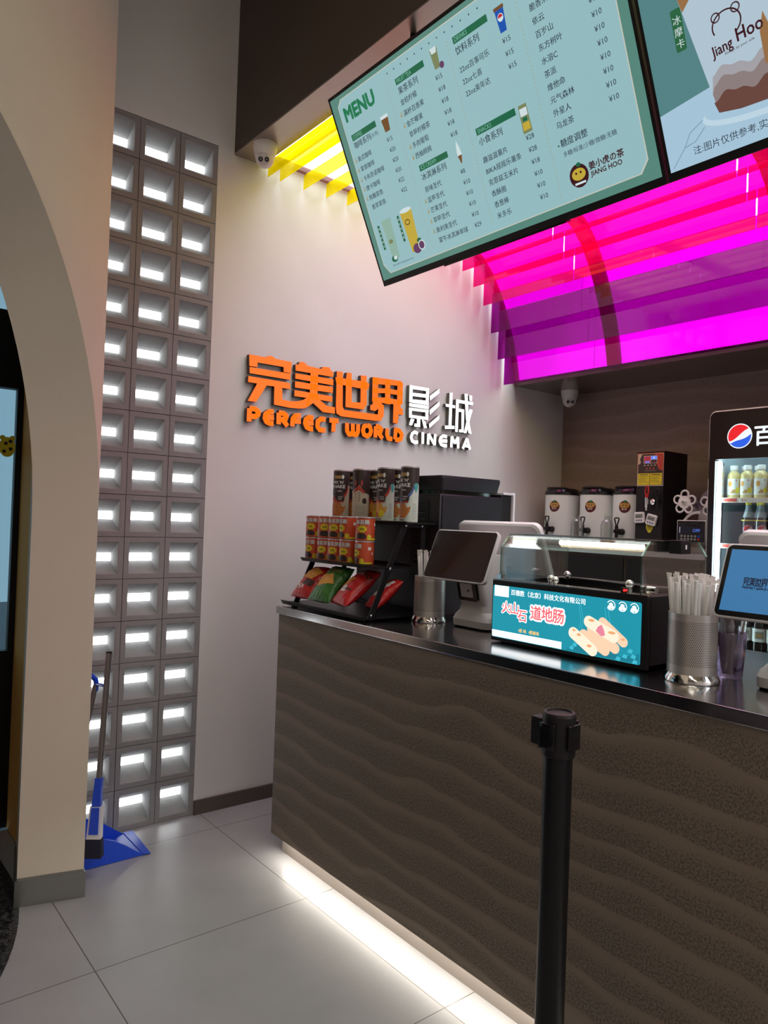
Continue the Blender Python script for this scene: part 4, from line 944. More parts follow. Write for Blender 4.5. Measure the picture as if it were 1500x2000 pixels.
for k, n, m in (('dk', 'dark_herbs', 'warmteal2'), ('lt', 'pale_steam', 'warmteal3'), ('w', 'white_print', 'warmwhite'), ('r', 'red_lettering', 'warmred'), ('gd', 'gold_lettering', 'warmgold'), ('s1', 'sausage_picture', 'warmsaus'), ('s2', 'front_sausage_picture', 'warmsaus2'), ('s3', 'roast_marks', 'warmsaus3'), ('pk', 'cut_sausage_picture', 'warmpink')): f.done(k, n, M[m], lp_)
PR = [(.20, 1.2775), (.20, 1.378), (.238, 1.416), (.49, 1.416), (.535, 1.376), (.535, 1.2775)]
for x in (1.732, 2.222):
    b = B(); b.prism([(x, y, z) for y, z in PR], (.005, 0, 0)); b.build('side_pane', M['glass'], fw, smooth=False)
    b = B()
    for (a, c), (d, e) in zip(PR, PR[1:]): b.tube([(x+.0025, a, c), (x+.0025, d, e)], .0022, 4)
    b.build('pane_edge', M['glassedge'], fw)
def pane(a, c, nm):
    (ya, za), (yb, zb) = a, c; L = math.hypot(yb-ya, zb-za); n = (-(zb-za)/L*.004, (yb-ya)/L*.004)
    B().prism([(1.7375, ya, za), (1.7375, yb, zb), (1.7375, yb-n[0], zb-n[1]), (1.7375, ya-n[0], za-n[1])], (.484, 0, 0)).build(nm, M['glass'], fw, smooth=False)
pane((.201, 1.2785), (.201, 1.377), 'front_pane'); pane((.202, 1.380), (.239, 1.4155), 'sloped_pane'); pane((.241, 1.4155), (.488, 1.4155), 'top_pane')
b = B().box(1.735, 2.226, .300, .336, 1.4165, 1.4205); b.build('top_rail', M['steel'], fw)
b = B().cyl((1.861, .33, 1.398), (2.148, .33, 1.398), .0075, n=12); b.build('lamp_tube', M['warmlamp'], fw)
b = B().box(1.83, 2.18, .322, .338, 1.4065, 1.412); b.build('lamp_holder', M['chrome'], fw)
b = B().box(2.2275, 2.263, .325, .375, 1.385, 1.422, bevel=.002); sw = b.build('switch_box', M['blackplastic'], fw)
B().box(2.2632, 2.2645, .345, .352, 1.398, 1.41).build('switch', M['white'], sw)
b = B()
for x, y, z in ((2.175, .225, 1.300), (1.912, .225, 1.292), (1.935, .215, 1.290), (1.80, .45, 1.292)): b.sphere((x, y, z), .0115, u=14, v=8); b.cyl((x, y, 1.277), (x, y, z), .009, n=10)
b.build('chrome_knobs', M['chrome'], fw)
b = B(); b.cyl((2.2268, .23, 1.29), (2.252, .23, 1.29), .010, n=14); b.box(1.728, 1.742, .194, .199, 1.2775, 1.292); b.box(2.16, 2.18, .2065, .216, 1.277, 1.29); b.build('pane_clips', M['chrome'], fw)
B().sphere((2.176, .2, 1.284), .0035, u=8, v=6).build('indicator_light', M['ledred'], fw)
fw.location = (1.924, .440, ZT+.0004); fw.scale = (1.0426,)*3      # the cabinet is 0.56 m wide and stands back from the worktop's edge

# ------------------------------------------------------------------ small things at the right end of the counter
pc = thing('spoon_cup', 'clear plastic cup of wrapped spoons behind the right straw holder', 'cup', (2.352, .425, ZT))
B().lathe([(.030, .002), (.034, .0), (.043, .118), (.0445, .120), (.0425, .120), (.0325, .004), (.001, .003)], (2.352, .425, ZT+.0005), 32, cap=False).build('cup_wall', M['pinkplastic'], pc)
for i, (a, l) in enumerate(((.3, .20), (1.5, .19), (2.4, .205), (3.6, .19), (5.0, .2))):
    px, py = 2.352+.013*math.cos(a), .425+.013*math.sin(a); dx, dy = .15*math.cos(a), .15*math.sin(a)
    t = thing('wrapped_spoon', 'dark plastic spoon in a clear wrapper standing in the spoon cup', 'spoon', (px, py, ZT+.007), 'wrapped spoons in the cup')
    d = Vector((dx, dy, 1)).normalized(); p0 = Vector((px, py, ZT+.008)); s = d.cross(Vector((math.sin(a), -math.cos(a), 0))).normalized()
    sd = Vector((-math.sin(a), math.cos(a), 0))
    B().loft([[p0+d*l*v+sd*w_*c+(d.cross(sd))*.0018*k for c, k in ((-1, -1), (1, -1), (1, 1), (-1, 1))] for v, w_ in ((0, .003), (.68, .0032), (.76, .009), (.86, .0115), (.95, .008), (.99, .002))]).build('spoon', M['brown'], t)
    B().loft([[p0+d*l*v+sd*w_*c+(d.cross(sd))*q*k for c, k in ((-1, -1), (1, -1), (1, 1), (-1, 1))] for v, w_, q in ((.0, .011, .001), (.1, .013, .004), (.6, .014, .005), (.95, .015, .004), (1.08, .017, .0008))]).build('wrapper', M['film'], t)
tr = B(); tr.loft([[(x, y, z) for x, y in rrect(2.36, .575, 2.62, .80, .03, 5)] for z in (ZT+.0006, ZT+.012)]); tag(rebase(tr.build('serving_tray', M['blackplastic'])), 'black flat tray on the worktop behind the right payment terminal', 'tray')
bo = thing('sauce_bowl', 'small black bowl on the black tray behind the spoon cup', 'bowl', (2.42, .735, ZT+.0125))
B().lathe([(.03, 0), (.032, .001), (.055, .035), (.053, .036), (.03, .006), (.001, .005)], (2.42, .735, ZT+.0128), 28, cap=False).build('bowl', M['blackgloss'], bo)
bd = thing('wooden_paddle', 'orange-brown oval paddle board lying on the black tray', 'paddle', (2.455, .63, ZT+.0125))
b = B(); P = [(2.455+.060*math.cos(t*math.pi/16), .63+.036*math.sin(t*math.pi/16)) for t in range(32)]; b.prism([(x, y, ZT+.0127) for x, y in P], (0, 0, .010)); b.build('board', M['gold'], bd)
b = B(); b.box(2.512, 2.575, .622, .638, ZT+.0127, ZT+.0215, bevel=.003); b.build('handle', M['brown'], bd)

# ------------------------------------------------------------------ back bar with tea barrels, boiler and sealer
ZB = 1.33
bb = thing('back_bar', 'dark raised back bar along the stone wall', 'cabinet', (.69, 2.4, 0))
b = B(); b.box(.002, 1.395, 2.12, 2.705, .10, ZB-.03); b.build('cabinet_body', M['dark'], bb)
b = B(); b.box(.002, 1.40, 2.10, 2.708, ZB-.0295, ZB); b.build('bar_top', M['steel'], bb)
b = B(); b.box(.01, 1.39, 2.16, 2.70, 0, .0995); b.build('plinth', M['black'], bb)
for k in range(3):
    d = B().box(.02+k*.458, .46+k*.458, 2.108, 2.1195, .14, ZB-.05, bevel=.002).build('door', M['blackplastic'], bb); B().box(.40+k*.458, .415+k*.458, 2.092, 2.1075, .9, 1.05, bevel=.003).build('handle', M['steel'], d)
for i, (x, lab) in enumerate(((.259, 'white tea barrel with a black lid, leftmost of three, next to the sign wall'), (.535, 'white tea barrel with a black lid, middle of three'), (.776, 'white tea barrel with a black lid, rightmost, partly behind the water boiler'))):
    c = Vector((x, 2.40, ZB+.0005)); t = thing('tea_barrel', lab, 'drink dispenser', c, 'tea barrels on the back bar')
    B().lathe([(.108, 0), (.110, .004), (.110, .318), (.108, .322)], c, 44).build('barrel', M['whiteenamel'], t)
    B().lathe([(.113, .3225), (.115, .326), (.114, .340), (.102, .358), (.090, .364), (.04, .366), (.038, .371), (.001, .372)], c, 44).build('lid', M['blackgloss'], t)
    b = B(); hb = [c+Vector((.085*math.cos(math.radians(a)), .085*math.sin(math.radians(a))-.02, .362+.012*math.sin(math.radians((a+160)*9/7)) if 0 else .366)) for a in range(-150, -29, 12)]; b.tube(hb, .005, 6); b.build('lid_handle', M['black'], t)
    p = c+Vector((-.004, -.110, 0))
    b = B(); b.cyl(p+Vector((.016, .0, .098)), p+Vector((.016, -.034, .098)), .019, .017, 18); b.cyl(p+Vector((0, -.036, .130)), p+Vector((0, -.036, .062)), .011, .009, 14); b.box(p.x-.014, p.x+.018, p.y-.048, p.y-.024, ZB+.090, ZB+.112, bevel=.004)
    b.box(p.x-.006, p.x+.006, p.y-.042, p.y-.030, ZB+.130, ZB+.142); tp = b.build('tap', M['blackplastic'], t)
    b = B(); b.tube([p+Vector((q, -.036, z)) for q, z in ((-.006, .142), (-.015, .172), (-.013, .179), (.013, .179), (.015, .172), (.006, .142))], .0042, 8); b.build('tap_lever', M['blackplastic'], tp)
    f = Wrap(c, .110, -88); f.circ('m', .016, .246, .036, l=1, n=32); f.circ('o', .016, .254, .029, .016, 2); f.circ('o', -.008, .262, .009, l=2.4); f.circ('o', .040, .262, .009, l=2.6); f.circ('g', .020, .279, .012, .007, 2.2); f.circ('k', .008, .256, .004, l=3); f.circ('k', .026, .256, .004, l=3.2); f.text('w', '姜小虎', .0, .228, .0105, .03, 3)
    for k, n, m in (('m', 'round_badge', 'maroon'), ('o', 'badge_face', 'tan'), ('g', 'badge_leaf', 'greentext'), ('k', 'badge_eyes', 'brown'), ('w', 'badge_lettering', 'whiteprint')): f.done(k, n, M[m], t)
for x, lab in ((.525, 'clear plastic shaker bottle in front of the gap beside the leftmost tea barrel'), (.740, 'clear plastic shaker bottle with measuring marks in front of the middle tea barrel')):
    c = Vector((x, 2.205, ZB+.0005)); t = thing('shaker_bottle', lab, 'bottle', c, 'shaker bottles on the back bar')
    B().lathe([(.034, 0), (.037, .004), (.037, .135), (.031, .155), (.018, .168), (.017, .190), (.015, .190), (.016, .167), (.029, .153), (.035, .134), (.035, .006), (.001, .004)], c, 32, cap=False).build('bottle_wall', M['clearplastic'], t)
    f = Wrap(c, .037, -60)
    for k in range(9): f.rect('g', -.008, .03+k*.011, (.002 if k % 2 else .008), .0312+k*.011)
    f.done('g', 'measuring_marks', M['greyprint'], t)
# water boiler
wb = thing('water_boiler', 'tall black water boiler with a red control panel and yellow notices', 'water boiler', (.98, 2.375, ZB)); Y0 = 2.25
B().box(.897, 1.067, Y0, 2.50, ZB+.0005, 1.888, bevel=.003).build('housing', M['blackplastic'], wb)
B().box(.893, 1.071, Y0-.003, 2.503, 1.8885, 1.893, bevel=.001).build('top_plate', M['maroon'], wb)
f = Flat((.897, Y0-.0003, ZB), lift=.0004)
f.rect('st', .004, .366, .168, .553); f.rect('dk', .008, .370, .164, .549, 2); f.poly('rd', [(.11, .549), (.163, .549), (.163, .452), (.14, .46), (.12, .50)], 3); f.poly('gd', [(.009, .548), (.035, .548), (.02, .52), (.026, .50), (.010, .488)], 3)
f.rect('fr', .044, .495, .128, .538, 4); f.rect('lr', .046, .497, .088, .536, 5); f.rect('lb', .090, .517, .126, .536, 5); f.rect('dk2', .090, .497, .126, .515, 5)
f.circ('lb', .060, .503, .006, l=6); f.circ('lb', .074, .503, .006, l=6); f.circ('lp', .108, .527, .005, l=6); f.circ('lr', .112, .503, .004, l=6)
for k in range(4): f.rect('gd', .046+k*.021, .481, .056+k*.021, .487, 4)
for k in range(3): f.rect('rd', .060+k*.021, .462, .070+k*.021, .470, 4)
f.rect('gy', .05, .452, .122, .4545, 4)
f.rect('y', .009, .372, .083, .438, 4); f.rect('y', .086, .372, .160, .438, 4)
for q in (.014, .091):
    f.rect('k', q+.004, .429, q+.06, .433, 5)
    for k in range(6): f.rect('k', q, .421-k*.007, q+.064-(k*13 % 5)*.006, .4225-k*.007, 5)
for k, n, m in (('st', 'panel_frame', 'steel'), ('dk', 'control_panel', 'brown'), ('rd', 'red_print', 'redprint'), ('gd', 'gold_print', 'cream_print'), ('fr', 'display_frame', 'whiteprint'), ('lr', 'red_display', 'lcdred'), ('lb', 'blue_display', 'lcdblue'), ('lp', 'display_light', 'lcdpale'), ('dk2', 'dark_display', 'brown'), ('gy', 'small_print', 'greyprint'), ('y', 'yellow_notice', 'yellow'), ('k', 'notice_print', 'brown')): f.done(k, n, M[m], wb)
tp = B(); tp.cyl((.985, Y0-.030, 1.628), (.985, Y0-.030, 1.572), .010, .009, 14); tp.cyl((.985, Y0-.030, 1.572), (.985, Y0-.030, 1.555), .006, n=12); tp.cyl((.985, Y0, 1.612), (.985, Y0-.026, 1.612), .008, n=12); tp = tp.build('tap', M['chrome'], wb)
b = B(); b.tube([(.985+q, Y0-.030, z) for q, z in ((-.003, 1.630), (-.010, 1.66), (-.008, 1.688), (0, 1.695), (.008, 1.688), (.010, 1.66), (.003, 1.630))], .0045, 8); b.cyl((.985, Y0-.03, 1.6285), (.985, Y0-.03, 1.650), .009, n=12); b.build('tap_lever', M['red'], tp)
B().lathe([(.001, 0)]+[(.016, .0), (.016, .018), (.012, .022), (.001, .023)], (0, 0, 0), 20).build('knob', M['chrome'], wb, local=True); kn = bpy.data.objects['knob']; kn.rotation_euler = (math.radians(90), 0, 0); kn.location = Vector((1.012, Y0, 1.605))-ORG[wb.name]
b = B(); b.tube([(1.045+q, Y0-.018, z) for q, z in ((-.004, 1.625), (-.012, 1.66), (-.010, 1.678), (.010, 1.678), (.012, 1.66), (.004, 1.625))], .004, 8); b.cyl((1.045, Y0-.018, 1.63), (1.045, Y0-.018, 1.565), .008, n=12); b.cyl((1.045, Y0, 1.61), (1.045, Y0-.015, 1.61), .007, n=10); b.build('black_tap', M['blackplastic'], wb)
f = Flat((0, Y0-.0003, 0), lift=.0005); f.poly('y', [(.968, 1.505), (1.010, 1.505), (1.010, 1.455), (1.0, 1.436), (.989, 1.428), (.978, 1.436), (.968, 1.455)])
for k in range(6): f.rect('k', .975, 1.487-k*.008, 1.003, 1.4895-k*.008, 2)
f.done('y', 'yellow_shield_notice', M['yellow'], wb); f.done('k', 'shield_print', M['brown'], wb)
for x, z, a, lab in ((.930, 1.515, 3, 'white square kitchen timer stuck on the boiler, left one'), (1.005, 1.503, -14, 'white square kitchen timer stuck on the boiler, tilted right one')):
    t = thing('kitchen_timer', lab, 'timer', (x, Y0, z-.03), 'kitchen timers on the boiler'); ca, sa = math.cos(math.radians(a)), math.sin(math.radians(a))
    f = Flat((x, Y0-.0015, z), (ca, 0, sa), (-sa, 0, ca), .0005); ax = f.M.to_3x3() @ Vector((0, 0, 1))
    b = B(); b.loft([[f.M @ Vector((u, v, d)) for u, v in rrect(-h, -h, h, h, .010, 5)] for d, h in ((0, .031), (.010, .032), (.014, .029))]); b.build('case', M['white'], t)
    f = Flat((x, Y0-.0158, z), (ca, 0, sa), (-sa, 0, ca), .0005); f.rect('l', -.023, -.003, .023, .020); f.text('d', '00:00', -.019, .002, .0135, 0, 2)
    for k in range(3): f.circ('b', -.015+k*.015, -.016, .0055, .0045, 1, 12)
    f.done('l', 'display', M['greyprint'], t); f.done('d', 'digits', M['brown'], t); f.done('b', 'buttons', M['blueprint'], t)
# cup sealing machine
cs = thing('cup_sealer', 'white cup sealing machine with film reels and dark control box left of the fridge', 'cup sealer', (1.27, 2.36, ZB))
b = B(); b.box(1.18, 1.385, 2.26, 2.55, ZB+.0005, ZB+.03, bevel=.006); b.box(1.225, 1.37, 2.33, 2.53, ZB+.0305, 1.60, bevel=.02); b.build('body', M['offwhite'], cs)
b = B(); b.box(1.180, 1.345, 2.205, 2.30, 1.385, 1.506, bevel=.005); cb = b.build('control_box', M['offwhite'], cs)
f = Flat((1.180, 2.2045, 1.385), lift=.0005); f.poly('k', rrect(.005, .004, .160, .117, .004)); f.rect('s', .020, .052, .135, .085, 2); f.text('d', 'OFF', .092, .058, .024, .0, 3); f.text('w', 'FULL AUTOMATIC CUP', .040, .100, .0075, .01, 2)
for r in range(2):
    for k in range(6): f.rect('w' if k < 5 else ('bl' if r else 'rd'), .024+k*.019, .014+r*.016, .036+k*.019, .025+r*.016, 2)
f.rect('lp', .018, .053, .0205, .084, 3)
for k, n, m in (('k', 'face', 'blackgloss'), ('s', 'display', 'navy'), ('d', 'digits', 'lcdblue'), ('w', 'keys', 'greyprint'), ('bl', 'blue_key', 'blue'), ('rd', 'red_key', 'red'), ('lp', 'display_light', 'lcdpale')): f.done(k, n, M[m], cb)
def reel(x, z, y, r, name):
    b = B()
    for k in range(5):
        a = 2*math.pi*k/5+.3; b.tube([(x+r*.66*math.cos(a)+r*.34*math.cos(q*math.pi/8), y, z+r*.66*math.sin(a)+r*.34*math.sin(q*math.pi/8)) for q in range(17)], r*.085, 6)
    b.cyl((x, y+.004, z), (x, y-.004, z), r*.55, n=20); b.cyl((x, y-.004, z), (x, y-.016, z), r*.18, n=12); o = b.build(name, M['white'], cs)
    B().cyl((x, y-.0165, z), (x, y-.02, z), r*.1, n=10).build('reel_hub', M['greyprint'], o)
reel(1.190, 1.605, 2.26, .064, 'film_reel'); reel(1.325, 1.597, 2.30, .066, 'film_reel')
b = B(); b.cyl((1.205, 2.285, 1.60), (1.205, 2.34, 1.60), .05, n=24); b.cyl((1.19, 2.26, 1.605), (1.23, 2.36, 1.595), .012, n=10); b.build('film_roll', M['tan'] if 0 else M['pinkplastic'], cs)
b = B(); b.cyl((1.322, 2.315, 1.605), (1.322, 2.40, 1.605), .075, n=32); b.build('large_film_roll', M['film'], cs)
b = B(); b.tube([(1.155+.09*(1-math.cos(t*math.pi/16)), 2.29, 1.42+.13*math.sin(t*math.pi/16)) for t in range(9)]+[(1.26, 2.30, 1.55)], .008, 8); b.build('guide_arm', M['white'], cs)

# ------------------------------------------------------------------ drinks fridge
fr = thing('drinks_fridge', 'tall black glass-door drinks fridge with a lit round red, white and blue logo', 'fridge', (1.76, 2.4, 0)); FX0, FX1 = 1.41, 2.11; FY = 2.10
b = B(); b.box(FX0, FX0+.03, FY, 2.70, .08, 2.05); b.box(FX1-.03, FX1, FY, 2.70, .08, 2.05); b.box(FX0+.03, FX1-.03, FY+.01, 2.70, 2.02, 2.05); b.box(FX0+.03, FX1-.03, FY+.01, 2.70, .08, .30); b.build('cabinet', M['blackplastic'], fr)
b = B(); b.box(FX0+.0305, FX1-.0305, 2.67, 2.70, .3005, 2.0195); b.box(FX0+.0305, FX0+.034, FY+.03, 2.67, .3005, 2.0195); b.box(FX1-.034, FX1-.0305, FY+.03, 2.67, .3005, 2.0195); b.build('lining', mat('fridge_lining', (.42, .55, .62, 1), .5), fr)
b = B(); b.box(FX0+.06, FX1-.06, FY+.05, 2.69, 0, .0795); b.build('plinth', M['black'], fr)
b = B(); b.prism([(x, FY-.0005, z) for x, z in [(FX0-.004, 1.815), (FX1+.004, 1.815)]+rrect(FX0-.004, 1.70, FX1+.004, 2.062, .035)[:14]], (0, -.006, 0)); b.build('header_surround', M['white'], fr)
b = B(); b.box(FX0-.004, FX0+.004, FY-.0065, FY-.0005, .09, 1.72); b.box(FX1-.004, FX1+.004, FY-.0065, FY-.0005, .09, 1.72); b.build('pale_edge_strip', M['white'], fr)
b = B(); b.prism([(x, FY-.0067, z) for x, z in [(FX0+.004, 1.815)]+[(FX1-.004, 1.815)]+rrect(FX0+.004, 1.8, FX1-.004, 2.054, .03)[:14]], (0, -.012, 0)); hd = b.build('lit_header', M['blackgloss'], fr)
b = B(); b.box(FX0+.0045, FX0+.036, FY-.018, FY-.0067, .09, 1.8148); b.box(FX1-.036, FX1-.0045, FY-.018, FY-.0067, .09, 1.8148); b.box(FX0+.036, FX1-.036, FY-.018, FY-.0067, .09, .16); b.build('door_frame', M['blackgloss'], fr)
b = B(); b.box(FX0+.036, FX1-.036, FY-.014, FY-.009, .16, 1.8148); b.build('door_glass', M['glass'], fr, smooth=False)
b = B(); b.box(FX0+.036, FX0+.052, FY+.005, FY+.02, .31, 1.808); b.box(FX1-.052, FX1-.036, FY+.005, FY+.02, .31, 1.808); b.build('light_tube', M['fridgelamp'], fr, smooth=False)
b = B(); b.box(FX0+.06, FX1-.06, FY+.02, FY+.05, 1.985, 2.0); b.build('ceiling_light', M['fridgelamp'], fr, smooth=False)
b = B(); b.box(FX0+.0345, FX0+.05, FY+.03, FY+.05, .31, 1.80); b.build('shelf_upright', M['steel'], fr)
SH = (1.617, 1.386, 1.09, .855, .60)
for z in SH:
    b = B(); b.box(FX0+.04, FX1-.04, FY+.042, 2.66, z-.008, z); sh = b.build('shelf', mat('shelf_white', (.6, .66, .68, 1), .4), fr)
    b = B(); b.box(FX0+.05, FX1-.05, FY+.034, FY+.0415, z-.018, z+.006); b.build('price_rail', M['whiteprint'], sh)
    b = B(); b.box(FX0+.058, FX0+.125, FY+.032, FY+.0338, z-.014, z+.003); b.build('red_price_tag', M['redprint'], sh)
    f = Flat((0, FY+.0335, z), lift=.0003); f.text('t', '¥10', FX0+.15, -.012, .016, 0); f.done('t', 'price_lettering', M['redprint'], sh)
def globe(f, x, y, r, l=1, ks=('w', 'r', 'b')):
    f.circ(ks[0], x, y, r*1.06, l=l, n=40)
    A = lambda a, q=1: (x+r*q*math.cos(math.radians(a)), y+r*q*math.sin(math.radians(a)))
    wave = lambda y0, s, a0, a1: [(x+r*t, y+r*(y0+s*t+.16*math.sin(2.6*t))) for t in [a0+(a1-a0)*i/10 for i in range(11)]]
    f.poly(ks[1], [A(a, .97) for a in range(40, 206, 6)]+[(x+r*t, y+r*(.10+.55*t+.12*math.sin(3*t))) for t in [-.86+1.55*i/10 for i in range(11)]], l+1)
    f.poly(ks[2], [A(a, .97) for a in range(212, 372, 6)]+[(x+r*t, y+r*(-.33+.50*t-.10*math.sin(3*t))) for t in [.93-1.75*i/10 for i in range(11)]], l+1)
f = Flat((0, FY-.0188, 0), lift=.0005); globe(f, 1.566, 1.925, .058)
f.text('t', '百事可乐', 1.632, 1.882, .105, .025)
for k, n, m in (('w', 'logo_disc', 'glwhite'), ('r', 'logo_red', 'glred'), ('b', 'logo_blue', 'glblue'), ('t', 'header_lettering', 'glwhite')): f.done(k, n, M[m], hd)
M['juice'] = mat('juice', (.62, .50, .22, 1), .2); M['cola'] = mat('cola', (.010, .006, .005, 1), .12); M['capw'] = M['white']; M['labelw'] = mat('bottle_label', (.75, .78, .78, 1), .5)
def bottle(kind, loc, label, grp, phi=-60):
    nm = {'j': 'juice_bottle', 'p': 'cola_bottle', 'l': 'soda_bottle'}[kind]
    t = thing(nm, label, 'bottle', loc, grp); ORG[t.name] = Vector((0, 0, 0)); k = dict(parent=t, local=True)
    if kind == 'j':
        B().lathe([(.028, 0), (.0315, .004), (.0315, .118), (.028, .128), (.020, .138), (.016, .144)], n=24).build('bottle', M['juice'], t, local=True)
        B().lathe([(.016, .1445), (.0155, .150), (.0195, .1515), (.0195, .170), (.017, .1725)], n=20).build('cap', M['white'], t, local=True)
        f = Wrap((0, 0, 0), .0315, phi); f.rect('w', -.098, .022, .098, .104); f.circ('o', -.020, .078, .010, .014, 2); f.circ('y', .016, .045, .012, .016, 2, a0=0); f.poly('t', [(-.02, .03), (.004, .03), (.008, .045), (-.006, .05)], 2); f.poly('o', [(.020, .06), (.030, .06), (.030, .10), (.024, .10)], 2); f.rect('r', .006, .090, .010, .100, 2)
        for q, n, m in (('w', 'label', 'labelw'), ('o', 'orange_print', 'cheese'), ('y', 'yellow_print', 'yellow'), ('t', 'brown_print', 'gold'), ('r', 'red_mark', 'redprint')): f.done(q, n, M[m], t, local=True)
    elif kind == 'p':
        B().lathe([(.026, 0), (.0305, .006), (.0305, .046), (.029, .083), (.0305, .120), (.027, .140), (.018, .170), (.0135, .188), (.0135, .203)], n=24).build('bottle', M['cola'], t, local=True)
        B().lathe([(.0275, .1405), (.0185, .1705), (.0140, .1885), (.0140, .2025)], n=24, cap=False).build('clear_neck', mat('clear_neck', (.30, .36, .40, 1), .15) if 'neck' not in M else M['neck'], t, local=True)
        B().lathe([(.0152, .203), (.0155, .205), (.0155, .2175), (.014, .219)], n=20).build('cap', M['yellow'], t, local=True)
        f = Wrap((0, 0, 0), .0312, phi); f.rect('k', -.095, .040, .095, .123); f.rect('y', -.095, .123, .095, .128, 2); globe(f, -.004, .080, .021, 2)
        for q, n, m in (('k', 'label', 'blackgloss'), ('y', 'yellow_band', 'yellow'), ('w', 'logo_disc', 'whiteprint'), ('r', 'logo_red', 'red'), ('b', 'logo_blue', 'blue')): f.done(q, n, M[m], t, local=True)
    else:
        B().lathe([(.026, 0), (.0305, .006), (.0305, .135), (.024, .16), (.0135, .185), (.0135, .200)], n=24).build('bottle', M['cola'], t, local=True)
        B().lathe([(.0152, .2005), (.0155, .202), (.0155, .216), (.014, .2175)], n=20).build('cap', M['white'], t, local=True)
        f = Wrap((0, 0, 0), .0309, phi); f.rect('w', -.09, .06, .09, .125); f.rect('g', -.02, .075, .02, .11, 2); f.rect('b', -.014, .085, .014, .1, 3)
        for q, n, m in (('w', 'label', 'labelw'), ('g', 'label_print', 'greyprint'), ('b', 'label_band', 'gold')): f.done(q, n, M[m], t, local=True)
    return t
M['neck'] = mat('clear_bottle_neck', (.30, .36, .40, 1), .15)
OR = ('first', 'second', 'third', 'fourth', 'fifth', 'sixth', 'seventh', 'eighth')
for kind, z, x_, y_, n, word, sp in (('j', SH[0], 1.487, 2.20, 8, 'pale juice bottle', .068), ('p', SH[1], 1.566, 2.20, 7, 'dark cola bottle', .066), ('l', SH[3], 1.50, 2.20, 8, 'dark soda bottle', .068)):
    row = {'j': 'top', 'p': 'second', 'l': 'lower'}[kind]; r0 = None
    for j, yy in enumerate((y_, y_+.072)):
        for i in range(n):
            lab = '%s, %s from left, %s row, fridge %s shelf' % (word, OR[i], 'front' if j == 0 else 'rear', row)
            loc = (x_+i*sp+j*.022, yy, z+.0004)
            if r0 is None: r0 = bottle(kind, loc, lab, '%ss in the fridge' % word)
            else: dup(r0, loc, lab, rot=(0, 0, random.uniform(-.25, .25)))

# ------------------------------------------------------------------ queue post
sx, sy = 2.285, -.2
q = thing('queue_post', 'black retractable-belt queue post in front of the counter', 'queue post', (sx, sy, 0))
B().lathe([(.16, .0), (.165, .006), (.16, .016), (.06, .026), (.036, .04), (.001, .041)], (sx, sy, 0), 44).build('base', M['black'], q)
B().lathe([(.0315, .0405), (.0315, .945)], (sx, sy, 0), 36).build('post', M['black'], q)
B().lathe([(.0355, .9455), (.0365, .948), (.0365, 1.034), (.034, 1.040), (.027, 1.0415), (.026, 1.038), (.001, 1.038)], (sx, sy, 0), 40).build('belt_head', M['blackplastic'], q)
b = B(); b.box(sx-.067, sx-.037, sy-.016, sy+.016, .958, 1.020, bevel=.003); b.box(sx-.052, sx-.046, sy-.006, sy+.006, .950, .9575); b.build('belt_end', M['blackplastic'], q)
b = B(); b.box(sx+.0370, sx+.043, sy-.02, sy+.02, .965, 1.02, bevel=.002); b.box(sx-.02, sx+.02, sy-.0435, sy-.0372, .965, 1.02, bevel=.002); b.box(sx-.02, sx+.02, sy+.0372, sy+.0435, .965, 1.02, bevel=.002); b.build('belt_slots', M['blackgloss'], q)

# ------------------------------------------------------------------ broom and dustpan in the corner
br = thing('broom', 'broom with a blue and white head and grey metal stick leaning on the concrete blocks', 'broom', (.30, -.56, 0))
B().cyl((.315, -.553, .342), (.290, -.524, .868), .0115, n=14).build('stick', mat('grey_stick', (.20, .19, .185, 1), .35, .7), br)
B().cyl((.290, -.524, .868), (.2898, -.5235, .874), .0118, n=14).build('stick_cap', M['black'], br)
d = (Vector((.315, -.553, .342))-Vector((.290, -.524, .868))).normalized(); p0 = Vector((.315, -.553, .342)); s = Vector((.55, .8, 0)).normalized(); n_ = d.cross(s).normalized()
def slab(a0, a1, w0, w1, t0, t1, off=0): return [[p0+d*a+s*(w*c)+n_*(t*k+off) for c, k in ((-1, -1), (1, -1), (1, 1), (-1, 1))] for a, w, t in ((a0, w0, t0), (a1, w1, t1))]
B().loft(slab(-.035, .075, .013, .017, .012, .014)).build('socket', M['blue'], br)
B().loft(slab(.0755, .20, .023, .028, .014, .016)).build('white_head', M['white'], br)
B().loft(slab(.078, .180, .015, .018, .003, .003, .0195)).build('blue_plate', M['blue'], br)
B().loft(slab(.2005, .272, .030, .036, .016, .022)).build('bristles', M['navy'], br)
dp = thing('dustpan', 'blue long-handled dustpan on the floor in the corner by the concrete blocks', 'dustpan', (.16, -.48, 0))
b = B(); A_, Bx = .035, .278
fl = [(A_, -.64, .002), (Bx, -.64, .002), (Bx, -.335, .002), (A_, -.315, .002)]; b.prism(fl, (0, 0, .004))
for x in (A_, Bx-.004):
    b.prism([(x, -.64, .006), (x, -.345, .006), (x, -.37, .022), (x, -.42, .060), (x, -.47, .092), (x, -.53, .118), (x, -.64, .14)], (.004, 0, 0))
b.prism([(A_, -.64, .006), (Bx, -.64, .006), (Bx, -.655, .14), (A_, -.655, .14)], (0, -.004, 0)); b.build('pan', M['blue'], dp)
b = B(); b.prism([(A_-.005, -.345, .0065), (Bx+.004, -.345, .0065), (Bx+.006, -.315, .003), (A_-.005, -.30, .003)], (0, 0, .003)); b.build('lip', M['blue'], dp)
b = B(); b.prism([(Bx-.06, -.41, .0065), (Bx-.01, -.37, .0065), (Bx-.014, -.43, .03)], (.002, .002, .001)); b.build('worn_patch', M['greyprint'], dp)
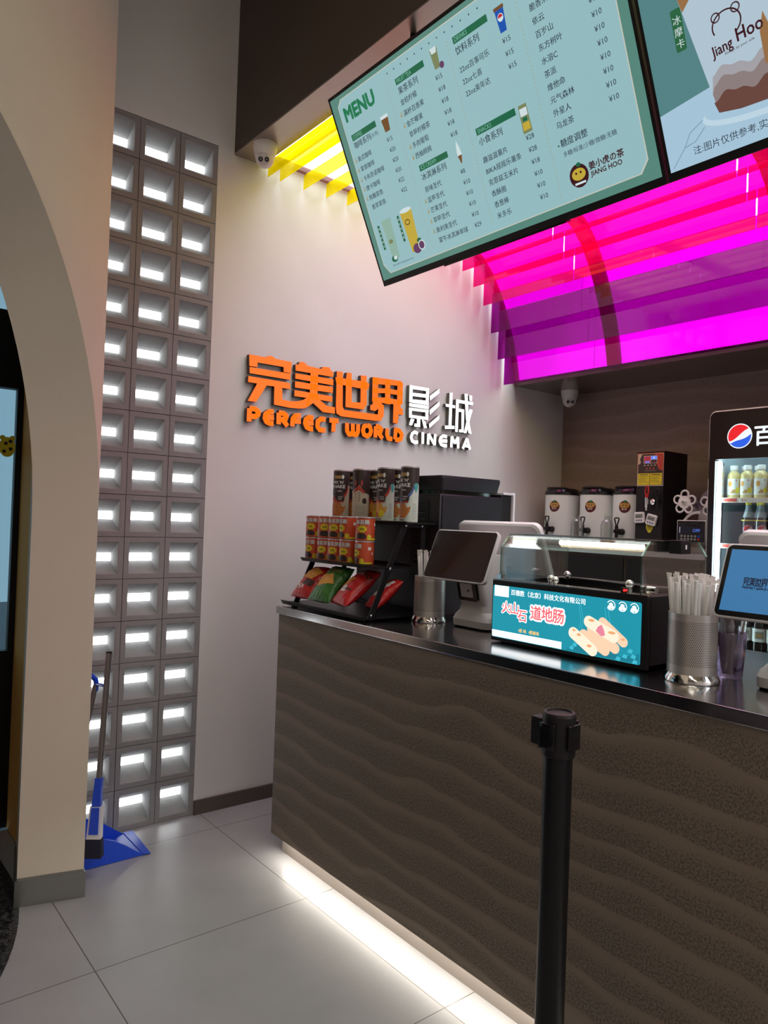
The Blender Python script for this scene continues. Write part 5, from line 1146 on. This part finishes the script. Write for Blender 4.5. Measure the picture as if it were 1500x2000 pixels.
B().cyl((.135, -.632, .10), (.10, -.512, .70), .0105, n=14).build('stick', mat('grey_stick', (.20, .19, .185, 1), .35, .7), dp)
b = B(); b.tube([(.10, -.512, .675), (.098, -.508, .70), (.097, -.512, .722), (.097, -.53, .740), (.097, -.56, .748), (.097, -.60, .748), (.097, -.62, .742)], .011, 10); b.tube([(.098, -.510, .70), (.15, -.515, .712), (.268, -.531, .733)], .007, 8); b.build('hook_grip', M['blue'], dp)

# ------------------------------------------------------------------ separate loose pieces into parts of their own
def split(o, name):
    bm = bmesh.new(); bm.from_mesh(o.data); seen = {}; isl = []
    for v in bm.verts:
        if v in seen: continue
        st = [v]; seen[v] = len(isl); cur = [v]
        while st:
            for e in st.pop().link_edges:
                for q in e.verts:
                    if q not in seen: seen[q] = len(isl); cur.append(q); st.append(q)
        isl.append(cur)
    if len(isl) > 1:
        for i in range(len(isl)):
            b2 = bm.copy(); b2.verts.ensure_lookup_table(); b2.verts.index_update()
            keep = {v.index for v in isl[i]}
            bmesh.ops.delete(b2, geom=[v for v in b2.verts if v.index not in keep], context='VERTS')
            me = bpy.data.meshes.new(name); b2.to_mesh(me); b2.free()
            for m in o.data.materials: me.materials.append(m)
            me.set_sharp_from_angle(angle=.6)
            c = bpy.data.objects.new(name, me); COL.objects.link(c); c.parent = o.parent; c.matrix_local = o.matrix_local.copy()
        bm.free(); bpy.data.objects.remove(o)
    else: bm.free()
for o in list(bpy.data.objects):
    k = {'feet': 'foot', 'bolts': 'bolt', 'heating_rollers': 'roller', 'light_tube': 'tube_light', 'pale_edge_strip': 'edge_strip', 'brown_pictures': 'brown_picture', 'olive_pictures': 'olive_picture', 'white_details': 'white_detail', 'green_details': 'green_detail',
         'purple_fruit': 'fruit_picture', 'belt_slots': 'belt_slot', 'hinge': None, 'buttons': 'button', 'roast_marks': 'roast_mark', 'dark_band': None, 'display_light': None, 'yellow_notice': 'notice', 'bracket': 'bracket', 'spots': 'spot', 'badge_eyes': 'badge_eye'}.get(o.name.split('.')[0])
    if k and o.type == 'MESH' and o.parent: split(o, k)
